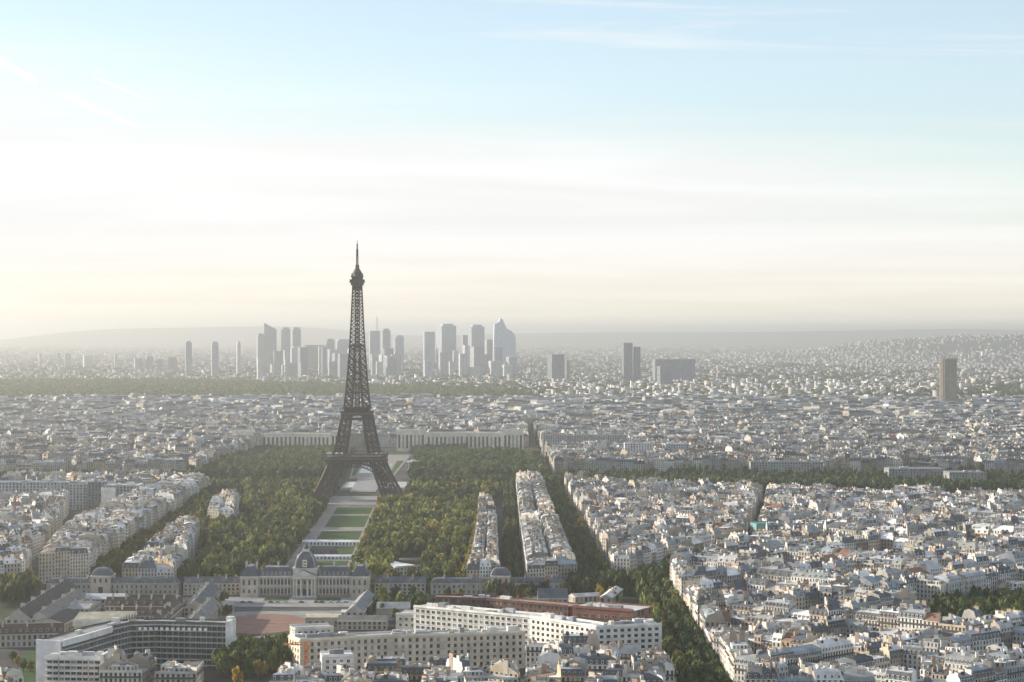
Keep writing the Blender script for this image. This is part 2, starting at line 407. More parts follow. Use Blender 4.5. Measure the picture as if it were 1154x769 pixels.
def emit_house(hs, wall, roof, chim, lod, dorm=None, extra=None):
    """chim: callable -> MB for each chimney stack"""
    rs = random.Random(hs.seed); a, b, c, d = hs.q; h = hs.h
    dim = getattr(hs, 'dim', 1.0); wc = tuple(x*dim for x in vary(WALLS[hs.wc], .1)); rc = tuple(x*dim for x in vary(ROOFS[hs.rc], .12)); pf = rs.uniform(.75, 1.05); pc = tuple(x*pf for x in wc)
    fl = rs.uniform(2.9, 3.4); bay = rs.uniform(2.2, 3.0)
    wall.wallq(a, b, 0, h, wc, bay, fl); wall.wallq(c, d, 0, h, pc, bay*1.1, fl)
    if hs.court or rs.random() < .3: wall.wallq(b, c, 0, h, pc, bay*1.3, fl); wall.wallq(d, a, 0, h, pc, bay*1.3, fl)
    else:
        for p, q in ((b, c), (d, a)): wall.face([(p[0], p[1], 0), (q[0], q[1], 0), (q[0], q[1], h), (p[0], p[1], h)], PLAIN, pc)
    dep = (hypot(a[0]-d[0], a[1]-d[1])+hypot(b[0]-c[0], b[1]-c[1]))/2; wid = hypot(b[0]-a[0], b[1]-a[1])
    if hs.kind == 'mansard':
        m = rs.uniform(2.8, 4.6); s = min(1.6, dep*.15)/max(dep, 1); z1 = h+m; zr = z1+min(1.8, dep*.12)
        a1, b1 = lerp(a, d, s), lerp(b, c, s); d1, c1 = lerp(d, a, s), lerp(c, b, s); r1, r2 = lerp(a, d, .5), lerp(b, c, .5)
        st = vary(ROOFS['dark slate'], .2) if rs.random() < .5 else rc
        V = lambda p, z: (p[0], p[1], z)
        roof.face([V(a, h), V(b, h), V(b1, z1), V(a1, z1)], ROOF, st); roof.face([V(c, h), V(d, h), V(d1, z1), V(c1, z1)], ROOF, st)
        roof.face([V(a1, z1), V(b1, z1), V(r2, zr), V(r1, zr)], ROOF, rc); roof.face([V(r1, zr), V(r2, zr), V(c1, z1), V(d1, z1)], ROOF, rc)
        wall.face([V(d, h), V(a, h), V(a1, z1), V(r1, zr), V(d1, z1)], PLAIN, pc); wall.face([V(b, h), V(c, h), V(c1, z1), V(r2, zr), V(b1, z1)], PLAIN, pc)
        top = zr
        if lod <= 1:
            k = max(1, int(wid/(bay*1.1 if lod == 0 else bay*2)))
            for (e0, e1, f0, f1) in ((a, b, a1, b1), (c, d, c1, d1)):
                ex, ey = (e1[0]-e0[0]), (e1[1]-e0[1]); el = hypot(ex, ey)
                if el < 3: continue
                ang = atan2(ey, ex); kk = max(1, int(el/(bay*1.1 if lod == 0 else bay*2)))
                for j in range(kk):
                    p = lerp(lerp(e0, e1, (j+.5)/kk), lerp(f0, f1, (j+.5)/kk), .55)
                    (dorm or roof).box(p[0], p[1], 1.25, 1.3, h+.5, h+2.5, PLAIN, tuple(x*.9 for x in wc), ang, ROOF, rc)
                    pn = (p[0]+ey/el*.67, p[1]-ex/el*.67); tx, ty = ex/el*.4, ey/el*.4
                    (dorm or roof).face([(pn[0]-tx, pn[1]-ty, h+.8), (pn[0]+tx, pn[1]+ty, h+.8), (pn[0]+tx, pn[1]+ty, h+2.2), (pn[0]-tx, pn[1]-ty, h+2.2)], GLASS, (.03, .035, .04))
        if lod <= 1 and rs.random() < .85:
            for _ in range(rs.randint(2, 5)):
                t, u = rs.uniform(.15, .85), rs.choice((.3, .7))
                p = lerp(lerp(a, b, t), lerp(d, c, t), u)
                roof.box(p[0], p[1], rs.uniform(.8, 2.4), rs.uniform(.8, 2.0), z1, zr+rs.uniform(.1, 1.3), ROOF, rs.choice(((.72, .71, .68), (.07, .075, .08), (.07, .075, .08), rc, wc)), rs.uniform(0, 3))
    elif hs.kind == 'gable':
        g = min(5.5, dep*.32); zr = h+g; r1, r2 = lerp(a, d, .5), lerp(b, c, .5); V = lambda p, z: (p[0], p[1], z)
        roof.face([V(a, h), V(b, h), V(r2, zr), V(r1, zr)], ROOF, rc); roof.face([V(r1, zr), V(r2, zr), V(c, h), V(d, h)], ROOF, rc)
        wall.face([V(d, h), V(a, h), V(r1, zr)], PLAIN, pc); wall.face([V(b, h), V(c, h), V(r2, zr)], PLAIN, pc); top = zr
        if lod == 0:
            for _ in range(3):
                t, u = rs.uniform(.1, .9), rs.choice((.25, .75)); p = lerp(lerp(a, b, t), lerp(d, c, t), u)
                roof.box(p[0], p[1], 1.2, 1.2, h+g*.4, h+g*.62, ROOF, (.1, .11, .12), 0)
    else:
        ins = 0.35/max(dep, 2)
        V = lambda p, z: (p[0], p[1], z)
        P0 = [a, b, c, d]; zt = h+.9
        if lod <= 1:
            In = inset(P0, .4) if inradius(P0) > 1.2 else P0
            for i in range(4):
                p, q, p2, q2 = P0[i], P0[(i+1) % 4], In[i], In[(i+1) % 4]
                wall.face([V(p, h), V(q, h), V(q, zt), V(p, zt)], PLAIN, wc); wall.face([V(q2, h), V(p2, h), V(p2, zt), V(q2, zt)], PLAIN, wc)
                wall.face([V(p, zt), V(q, zt), V(q2, zt), V(p2, zt)], PLAIN, wc)
            roof.face([V(p, h+.05) for p in In], ROOF, rc)
        else: roof.face([V(p, h) for p in P0], ROOF, rc)
        top = h+1
        if inradius(P0) > 4 and lod <= 2:
            if rs.random() < .55:
                pp = inset(P0, rs.uniform(1.8, 2.6)); zt2 = h+rs.uniform(2.6, 3.2)
                for i in range(4): wall.wallq(pp[i], pp[(i+1) % 4], h+.05, zt2, pc, bay, 3)
                roof.face([V(p, zt2) for p in pp], ROOF, rc); top = zt2
            if lod <= 1:
                for _ in range(rs.randint(1, 4)):
                    t, u = rs.uniform(.25, .75), rs.uniform(.3, .7); p = lerp(lerp(a, b, t), lerp(d, c, t), u)
                    roof.box(p[0], p[1], rs.uniform(1, 3.5), rs.uniform(1, 3), top-.9 if top == h+1 else top, top+rs.uniform(.8, 2), PLAIN, vary(rs.choice(((.6, .6, .58), (.4, .41, .42), (.2, .2, .21), (.7, .68, .62)))), rs.uniform(0, 1.5))
    # party-wall chimney stacks with terracotta pots
    if lod <= 2 and not (hs.kind == 'flat' and rs.random() < .55):
        for (e0, e1) in ((a, d), (b, c)):
            if rs.random() < (.3 if hs.court else .12): continue
            for u in ((.3, .72) if (dep > 9 and lod < 2 and rs.random() < .6) else (rs.uniform(.3, .7),)):
                p = lerp(e0, e1, u); q = lerp(p, hs.c, .07); ang = atan2(e1[1]-e0[1], e1[0]-e0[0]); ln = rs.uniform(1.8, 4.6 if lod < 2 else 5)
                zt = top+rs.uniform(.6, 2.0); m = chim(); cc = vary(rs.choice((pc, pc, (.46, .42, .36), (.60, .57, .52), (.36, .29, .235))), .12)
                m.box(q[0], q[1], ln, .75, h*.96, zt, PLAIN, cc, ang)
                if lod <= 1:
                    if lod == 0:
                        k = max(2, int(ln/.75))
                        for j in range(k):
                            o = (j+.5)/k*ln-ln/2; m.box(q[0]+o*cos(ang), q[1]+o*sin(ang), .34, .34, zt, zt+.7, PLAIN, TERRA, ang)
                    else: m.box(q[0], q[1], ln*.85, .34, zt, zt+.55, PLAIN, TERRA, ang)
    if lod == 0 and not hs.court:
        n_ = (b[1]-a[1], -(b[0]-a[0])); l_ = max(.1, hypot(*n_)); n_ = (n_[0]/l_, n_[1]/l_); ang = atan2(b[1]-a[1], b[0]-a[0]); mid = lerp(a, b, .5); k = max(1, round(h/fl)); f = h/k
        if extra is not None and wid > 5:
            for lev, pr in ((2, .8), (k-1, .8)):
                if k > 3 and hs.wc != 'grey brown': extra().box(mid[0]+n_[0]*(pr/2-.01), mid[1]+n_[1]*(pr/2-.01), wid-.6, pr, lev*f-.1, lev*f+.75, IRON, (.07, .07, .075), ang, bottom=True)
            wall.box(mid[0]+n_[0]*.2, mid[1]+n_[1]*.2, wid-.1, .45, h-.35, h+.08, PLAIN, tuple(x*1.05 for x in wc), ang, bottom=True)

def district(poly, ang, bu, bv, street, out, **k):
    if area(poly) < 0: poly = poly[::-1]
    ca, sa = cos(ang), sin(ang); uvp = [(x*ca+y*sa, -x*sa+y*ca) for x, y in poly]
    u0, u1 = min(p[0] for p in uvp), max(p[0] for p in uvp); v0, v1 = min(p[1] for p in uvp), max(p[1] for p in uvp)
    offu = k.pop('offu', 0); offv = k.pop('offv', 0); jit = k.pop('jit', .25)
    v = v0-((v0-offv) % bv)
    while v < v1:
        u = u0-((u0-offu) % bu)-random.uniform(0, bu*jit)
        while u < u1:
            du = bu*random.uniform(1-jit, 1+jit)
            cell = [(u+street/2, v+street/2), (u+du-street/2, v+street/2), (u+du-street/2, v+bv-street/2), (u+street/2, v+bv-street/2)]
            w = [(x*ca-y*sa, x*sa+y*ca) for x, y in cell]; r = clip(w, poly)
            if len(r) >= 3 and area(r) > 260: make_block(r, out, **k)
            u += du
        v += bv
# footprints kept clear for particular buildings and greens
def rect_poly(p0, p1, depth):
    dx, dy = p1[0]-p0[0], p1[1]-p0[1]; l = hypot(dx, dy); nx, ny = -dy/l, dx/l
    return [p0, p1, (p1[0]+nx*depth, p1[1]+ny*depth), (p0[0]+nx*depth, p0[1]+ny*depth)]
PARK_R = [(272, 1395), (420, 1395), (470, 1640), (330, 1600), (276, 1500)]
EXCL += [PARK_R, [(1085, 5540), (1170, 5540), (1170, 5680), (1085, 5680)]]
HOUSES, FAR = [], []
Z_AV, Z_IN = 'avenue', 'inner'
# the two long strips between the avenues, the small strip, the blocks on the left
make_block([(12, 1716), (52, 1729), (45, 2160), (8, 2160)], HOUSES, 21, 1, 26, 12, 18, zone='strip', flat=.1)
make_block([(8, 2172), (45, 2172), (38, 2790), (5, 2800)], HOUSES, 21, 1, 26, 12, 18, zone='strip', flat=.1)
make_block([(-36, 1718), (-9, 1718), (-11, 1800), (-35, 1800)], HOUSES, 19, 1, 26, 10, 14, zone='small_strip', flat=.1)
make_block([(-34, 1812), (-11, 1812), (-15, 2163), (-35, 2150)], HOUSES, 19, 1, 26, 10, 14, zone='small_strip', flat=.1)
make_block([(-36, 2260), (-17, 2260), (-22, 2420), (-38, 2420)], HOUSES, 18, 1, 26, 10, 14, zone='small_strip', flat=.1)
make_block([(-309, 1716), (-268, 1716), (-276, 1830), (-312, 1830)], HOUSES, 20, 1, 26, 11, 16, zone='left_strip', flat=.08)
make_block([(-313, 1842), (-277, 1842), (-305, 2113), (-326, 2113)], HOUSES, 20, 1, 26, 11, 16, zone='left_strip', flat=.08)
make_block([(-322, 2290), (-292, 2270), (-310, 2460), (-332, 2460)], HOUSES, 18, 1, 26, 12, 18, zone='left_strip', flat=.2)
make_block([(-388, 1775), (-351, 1795), (-362, 2030), (-420, 2030)], HOUSES, 22, 1, 26, 12, 18, zone='left_big', flat=.08)
make_block([(-422, 2042), (-362, 2042), (-372, 2330), (-430, 2330)], HOUSES, 22, 1, 26, 12, 18, zone='left_big', flat=.08)
make_block([(-428, 2342), (-372, 2342), (-380, 2720), (-425, 2720)], HOUSES, 22, 1, 26, 12, 18, zone='left_big', flat=.08)
district([(-640, 1830), (-455, 1790), (-402, 1830), (-436, 2040), (-440, 2480), (-660, 2480)], radians(62), 95, 62, 12, HOUSES, zone='left_quarter', flat=.3, hmean=21)
district([(-445, 1700), (-395, 1740), (-400, 1815), (-455, 1775), (-470, 1720)], radians(60), 70, 50, 9, HOUSES, zone='left_quarter', flat=.2)
# wedge right of the second avenue
D1a = [(66, 2740), (86, 1752), (214, 2010), (300, 2590)]
D1b = [(226, 2014), (640, 2300), (640, 2440), (306, 2590)]
EXCL += [[(225, 2040), (262, 2040), (262, 2080), (225, 2080)]]
district(D1a, radians(64), 92, 58, 10, HOUSES, zone='wedge', flat=.2, hmean=20)
district(D1b, radians(52), 96, 60, 10, HOUSES, zone='wedge_back', flat=.25, hmean=20)
# right quarter
D2 = [(124, 1150), (640, 1150), (640, 2280), (238, 2003), (124, 1712)]
district(D2, radians(45), 118, 97, 13, HOUSES, offv=735, zone='right_quarter', hmean=22, hvar=3.5, flat=.25, wmin=11, wmax=23, court=1.1)
# bottom edge, foreground rows
district([(-228, 1195), (-174, 1195), (-174, 1236), (-228, 1236)], radians(-6), 44, 40, 7, HOUSES, zone='front_left', flat=.6, hmean=19, court=1.2)
district([(-300, 1165), (-270, 1165), (-270, 1205), (-300, 1205)], radians(0), 40, 40, 7, HOUSES, zone='front_left', flat=.5, hmean=14)
EXCL += [rect_poly((-114, 1222), (-84, 1222), 30)]
district([(-128, 1122), (4, 1122), (4, 1214), (-60, 1208), (-128, 1204)], radians(4), 52, 44, 9, HOUSES, zone='front_middle', flat=.4, hmean=18.5, hvar=3, wmin=11, wmax=20, court=1)
district([(8, 1122), (84, 1122), (90, 1200), (88, 1268), (8, 1262)], radians(-5), 48, 46, 9, HOUSES, zone='front_middle', flat=.3, hmean=20, hvar=3, wmin=11, wmax=20, court=1)
# right bank and beyond: one mass
district([(60, 3075), (820, 3075), (1150, 4600), (40, 4600)], radians(-12), 110, 70, 13, FAR, hmean=21, hvar=4, flat=.2, wmin=10, wmax=20)
district([(-900, 3050), (-440, 3050), (-440, 3880), (-1150, 3880)], radians(20), 110, 70, 13, FAR, hmean=23, hvar=5, flat=.25)
district([(-1150, 3890), (30, 3890), (30, 4600), (-1150, 4600)], radians(8), 110, 70, 14, FAR, hmean=23, hvar=5, flat=.25)
district([(-640, 2490), (-640, 2820), (-440, 2820), (-440, 2700)], radians(30), 110, 70, 13, FAR, hmean=20, flat=.3)
district([(-1600, 4610), (1600, 4610), (1750, 6050), (-1750, 6050)], radians(25), 140, 88, 17, FAR, hmean=24, hvar=6, flat=.3, wmin=18, wmax=34, court=.3)

# clear of particular buildings (set in part 3): test by pixel of roof
def visible(hs):
    x, y = px_of(hs.c[0], hs.c[1], hs.h); return -10 < x < W0+10 and y < H0+18
HOUSES = [h for h in HOUSES if visible(h)]
for h in FAR:
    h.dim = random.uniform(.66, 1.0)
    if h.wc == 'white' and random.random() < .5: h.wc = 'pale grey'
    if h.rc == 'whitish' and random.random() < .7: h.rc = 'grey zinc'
FAR = [h for h in FAR if visible(h)]
HOUSES.sort(key=lambda h: h.c[1]*(1.12 if h.court else 1))
NEAR, REST = HOUSES[:296], HOUSES[296:]

ORD = ['', 'second ', 'third ', 'fourth ', 'fifth ', 'sixth ', 'seventh ', 'eighth ', 'ninth ', 'tenth ', 'eleventh ', 'twelfth ', 'thirteenth ']
def zone_phrase(h):
    x, y = h.c; px, py = px_of(x, y, h.h); z = h.zone
    d = {'strip': 'in the strip between avenues', 'small_strip': 'beside the park trees', 'left_strip': 'left of the park trees', 'left_big': 'in the long left terrace', 'left_quarter': 'at the far left edge',
         'front_left': 'below the curved office block', 'wedge': 'right of both park avenues', 'wedge_back': 'by the river trees'}
    if z in d: return d[z]
    if z == 'front_middle': return 'below the cream office building' if px < 590 else 'below the white office building'
    if x < 152: return 'facing the wooded avenue'
    if y < 1300: return 'in the bottom right terraces'
    if x > 268 and y < 1400: return 'just below the dark park'
    if x > 250 and y < 1640: return 'beside the dark park'
    if y < 1440: return 'in the second right row'
    if y < 1580: return 'in the third right row'
    return 'in the upper right quarter'
def kind_phrase(h):
    a, b, c, d = h.q; wd = hypot(b[0]-a[0], b[1]-a[1])
    size = 'low ' if h.h < 12 else 'narrow ' if wd < 11 else 'wide ' if wd > 21 else ''
    return f'{size}{h.wc} house, {h.rc} {dict(mansard="mansard", gable="gabled", flat="flat")[h.kind]} roof'
cnt = {}
for h in NEAR:
    h.key = (kind_phrase(h), zone_phrase(h)); cnt.setdefault(h.key, []).append(h)
for k, l in cnt.items():
    l.sort(key=lambda h: px_of(*h.c)[0])
    for i, h in enumerate(l):
        if len(l) == 1: h.label = f'{k[0]} {k[1]}'
        elif len(l) == 2: h.label = f'{"left" if i == 0 else "right"} of two: {k[0]} {k[1]}'
        else: h.label = f'{ORD[i].strip() or "first"} from left: {k[0]} {k[1]}'
def group_of(z): return {'strip': 'houses between the park avenues', 'small_strip': 'houses beside the park', 'left_strip': 'houses left of the park', 'left_big': 'houses of the left terrace', 'left_quarter': 'houses of the left quarter',
    'front_left': 'houses along the bottom edge', 'front_middle': 'houses along the bottom edge', 'wedge': 'houses of the wedge', 'wedge_back': 'houses of the wedge'}.get(z, 'houses of the right quarter')
def build_near(h, n):
    base = (h.c[0], h.c[1], 0); root = empty('house', base); tag(root, h.label, 'house', group_of(h.zone))
    wl, rf = MB(), MB(); chs, bal, dms = [], [], []
    class Each:
        def box(s, *a): dms.append(MB()); dms[-1].box(*a)
        def face(s, *a): dms[-1].face(*a)
    dm = Each() if n < 45 else None
    def ch(): chs.append(MB()); return chs[-1]
    def ex(): bal.append(MB()); return bal[-1]
    emit_house(h, wl, rf, ch, 0, dm, ex)
    wl.build('wall', root, base)
    r = rf.build('roof', root, base)
    for c_ in chs: c_.build('chimney', r, base)
    for d_ in dms: d_.build('dormer', r, base)
    for b_ in bal: b_.build('balcony', root, base)
for n_h, h in enumerate(NEAR): build_near(h, n_h)
mass = MB()
for h in REST: emit_house(h, mass, mass, lambda: mass, 1)
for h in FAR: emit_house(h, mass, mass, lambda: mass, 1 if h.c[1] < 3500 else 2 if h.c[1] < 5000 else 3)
mass.build('distant_houses', label='dense mass of pale stone houses with zinc roofs filling the city beyond', cat='houses', kind='stuff')
print('houses', len(HOUSES), len(FAR), len(mass.f))
#PART3
# ------------------------------------------------------------------ particular buildings
WIN_CACHE = {}
def win_mesh(wd, ht, frame=(0.5, 0.48, 0.44), glass=(.03, .035, .042)):
    k = (wd, ht, frame, glass)
    if k not in WIN_CACHE:
        m = MB(); m.face([(-wd/2, -.03, 0), (wd/2, -.03, 0), (wd/2, -.03, ht), (-wd/2, -.03, ht)], GLASS, glass)
        t = .14
        for x in (-wd/2-t/2, wd/2+t/2): m.box(x, -.06, t, .2, -t, ht+t, PLAIN, frame)
        m.box(0, -.08, wd, .3, -t, 0, PLAIN, frame); m.box(0, -.05, wd, .16, ht, ht+t, PLAIN, frame, bottom=True); m.box(0, -.045, .09, .09, 0, ht, PLAIN, frame)
        WIN_CACHE[k] = m.mesh('window')
    return WIN_CACHE[k]
def seg(p, q):
    dx, dy = q[0]-p[0], q[1]-p[1]; l = hypot(dx, dy); return l, dx/l, dy/l, atan2(dy, dx)
def offset_line(pts, d):
    out = []
    for i, p in enumerate(pts):
        q = pts[min(i+1, len(pts)-1)]; o = pts[max(i-1, 0)]; l, ux, uy, _ = seg(o, q); out.append((p[0]-uy*d, p[1]+ux*d))
    return out
def slab(name, label, cat, pts, depth, h, wc, rc, rows=0, bay=3.5, win=(1.6, 1.8), z0=3.0, dz=3.4, group=None, roof='flat', rise=4.5, dormer=0, chim=0, sides=True,
         frame=(0.5, 0.48, 0.44), roofbits=0, margin=1.2, cornice=True, back_win=True, limit=100, tall_end=0):
    n = len(pts); back = offset_line(pts, depth)
    cx, cy = sum(p[0] for p in pts+back)/(2*n), sum(p[1] for p in pts+back)/(2*n); base = (cx, cy, 0)
    root = empty(name, base); tag(root, label, cat, group)
    wl, rf = MB(), MB()
    for i in range(n-1):
        a, b = pts[i], pts[i+1]
        if rows: wl.face([(a[0], a[1], 0), (b[0], b[1], 0), (b[0], b[1], h), (a[0], a[1], h)], PLAIN, wc)
        else: wl.wallq(a, b, 0, h, wc, bay, dz)
        wl.wallq(back[i+1], back[i], 0, h, wc, bay, dz)
        l, ux, uy, an = seg(a, b)
        for r in range(rows if cornice else 0): wl.box((a[0]+b[0])/2+uy*.1, (a[1]+b[1])/2-ux*.1, l-.05, .34, z0+r*dz-.75, z0+r*dz-.45, PLAIN, tuple(x*.86 for x in wc), an, bottom=True)
        if cornice: wl.box((a[0]+b[0])/2+uy*.2, (a[1]+b[1])/2-ux*.2, l-.05, .7, h-.5, h+.15, PLAIN, tuple(min(.8, x*1.1) for x in wc), an, bottom=True)
    for a, b in ((pts[-1], back[-1]), (back[0], pts[0])):
        if sides: wl.wallq(a, b, 0, h, wc, bay*1.15, dz)
        else: wl.face([(a[0], a[1], 0), (b[0], b[1], 0), (b[0], b[1], h), (a[0], a[1], h)], PLAIN, wc)
    V = lambda p, z: (p[0], p[1], z)
    if roof == 'flat':
        for i in range(n-1): rf.face([V(pts[i], h), V(pts[i+1], h), V(back[i+1], h), V(back[i], h)], ROOF, rc)
        for i in range(n-1):
            for (a, b, s) in ((pts[i], pts[i+1], 1), (back[i], back[i+1], -1)):
                l, ux, uy, an = seg(a, b); rf.box((a[0]+b[0])/2-uy*.3*s, (a[1]+b[1])/2+ux*.3*s, l-.1, .4, h+.01, h+1.0, PLAIN, wc, an)
    else:
        steep = roof == 'mansard'; i1 = min(2.2, depth*.2) if steep else depth/2; zb = h+rise*(.75 if steep else 1)
        f1, b1 = offset_line(pts, i1), offset_line(pts, depth-i1); mid = offset_line(pts, depth/2); zr = h+rise
        # hipped ends
        def pull(line, k):
            r = list(line); l, ux, uy, _ = seg(r[0], r[1]); r[0] = (r[0][0]+ux*k, r[0][1]+uy*k); l, ux, uy, _ = seg(r[-2], r[-1]); r[-1] = (r[-1][0]-ux*k, r[-1][1]-uy*k); return r
        if steep: f1, b1 = pull(f1, i1), pull(b1, i1); mid = pull(mid, depth/2)
        for i in range(n-1):
            if steep:
                rf.face([V(pts[i], h), V(pts[i+1], h), V(f1[i+1], zb), V(f1[i], zb)], ROOF, rc); rf.face([V(back[i+1], h), V(back[i], h), V(b1[i], zb), V(b1[i+1], zb)], ROOF, rc)
                rf.face([V(f1[i], zb), V(f1[i+1], zb), V(mid[i+1], zr), V(mid[i], zr)], ROOF, rc); rf.face([V(mid[i], zr), V(mid[i+1], zr), V(b1[i+1], zb), V(b1[i], zb)], ROOF, rc)
            else:
                rf.face([V(pts[i], h), V(pts[i+1], h), V(mid[i+1], zr), V(mid[i], zr)], ROOF, rc); rf.face([V(mid[i], zr), V(mid[i+1], zr), V(back[i+1], h), V(back[i], h)], ROOF, rc)
        for j, (f, b, ff, bb, m) in enumerate(((pts[-1], back[-1], f1[-1], b1[-1], mid[-1]), (back[0], pts[0], b1[0], f1[0], mid[0]))):
            if steep: rf.face([V(f, h), V(b, h), V(bb, zb), V(ff, zb)], ROOF, rc); rf.face([V(ff, zb), V(bb, zb), V(m, zr)], ROOF, rc)
            else: wl.face([V(f, h), V(b, h), V(m, zr)], PLAIN, wc)
    wl.build('wall', root, base); ro = rf.build('roof', root, base)
    mes = [win_mesh(win[0], win[1], frame, g) for g in ((.02, .024, .03), (.02, .024, .03), (.05, .055, .06), (.03, .033, .036), (.30, .29, .26))] if rows else None; wr = random.Random(len(label)); placed = 0; rest = MB()
    for i in range(n-1):
        a, b = pts[i], pts[i+1]; l, ux, uy, an = seg(a, b)
        if rows:
            k = max(1, int((l-2*margin)/bay))
            for r in range(rows-1, -1, -1):
                for j in range(k):
                    t = margin+(l-2*margin)*(j+.5)/k; p = (a[0]+ux*t, a[1]+uy*t); z = z0+r*dz
                    if placed < limit: link('window', wr.choice(mes), root, (p[0]-cx, p[1]-cy, z), an); placed += 1
                    else:
                        q = (p[0]+uy*.03, p[1]-ux*.03); hw = win[0]/2
                        rest.face([(q[0]-ux*hw, q[1]-uy*hw, z), (q[0]+ux*hw, q[1]+uy*hw, z), (q[0]+ux*hw, q[1]+uy*hw, z+win[1]), (q[0]-ux*hw, q[1]-uy*hw, z+win[1])], GLASS, (.03, .035, .042))
        if dormer:
            k = max(1, int(l/dormer))
            for j in range(k):
                t = l*(j+.5)/k; dd = .9 if roof == 'mansard' else depth*.16; zz = h+.3+(0 if roof == 'mansard' else rise*.18)
                dm = MB(); dm.box(0, 0, 1.6, 1.9, 0, 2.0, PLAIN, tuple(min(.8, x*1.1) for x in wc), 0, ROOF, rc)
                dm.face([(-.5, -.97, .4), (.5, -.97, .4), (.5, -.97, 1.7), (-.5, -.97, 1.7)], GLASS, (.03, .03, .04))
                link('dormer', dm.mesh('dormer'), ro, (a[0]+ux*t-uy*dd-cx, a[1]+uy*t+ux*dd-cy, zz), an)
        for j in range(chim):
            t = l*(j+.5)/chim; p = (a[0]+ux*t-uy*depth*.45, a[1]+uy*t+ux*depth*.45); cm = MB()
            cm.box(p[0], p[1], 1.0, 3.0, h+rise*.4, h+rise+1.8, PLAIN, (.55, .50, .42), an); cm.box(p[0], p[1], .4, 2.6, h+rise+1.8, h+rise+2.4, PLAIN, TERRA, an); cm.build('chimney', ro, base)
    if rest.f: tag(rest.build('windows', root, base), kind='stuff')
    rs = random.Random(sum(map(ord, label)))
    for j in range(roofbits):
        i = rs.randrange(n-1); l, ux, uy, an = seg(pts[i], pts[i+1]); t = rs.uniform(.08, .92); u = rs.uniform(.25, .75)
        p = lerp(lerp(pts[i], pts[i+1], t), lerp(back[i], back[i+1], t), u); rb = MB()
        rb.box(p[0], p[1], rs.uniform(2, 9), rs.uniform(2, min(5, depth*.35)), h+.02, h+rs.uniform(1.2, 3.4), PLAIN, vary(rs.choice(((.6, .6, .58), (.42, .43, .44), (.25, .25, .26), (.68, .66, .6)))), an); rb.build('rooftop_unit', ro, base)
    return root, base, ro
STONE = (0.58, 0.50, 0.395); PALE = (0.66, 0.61, 0.53); SLATE = (0.10, 0.112, 0.13); BLUE_SLATE = (0.12, 0.132, 0.15)

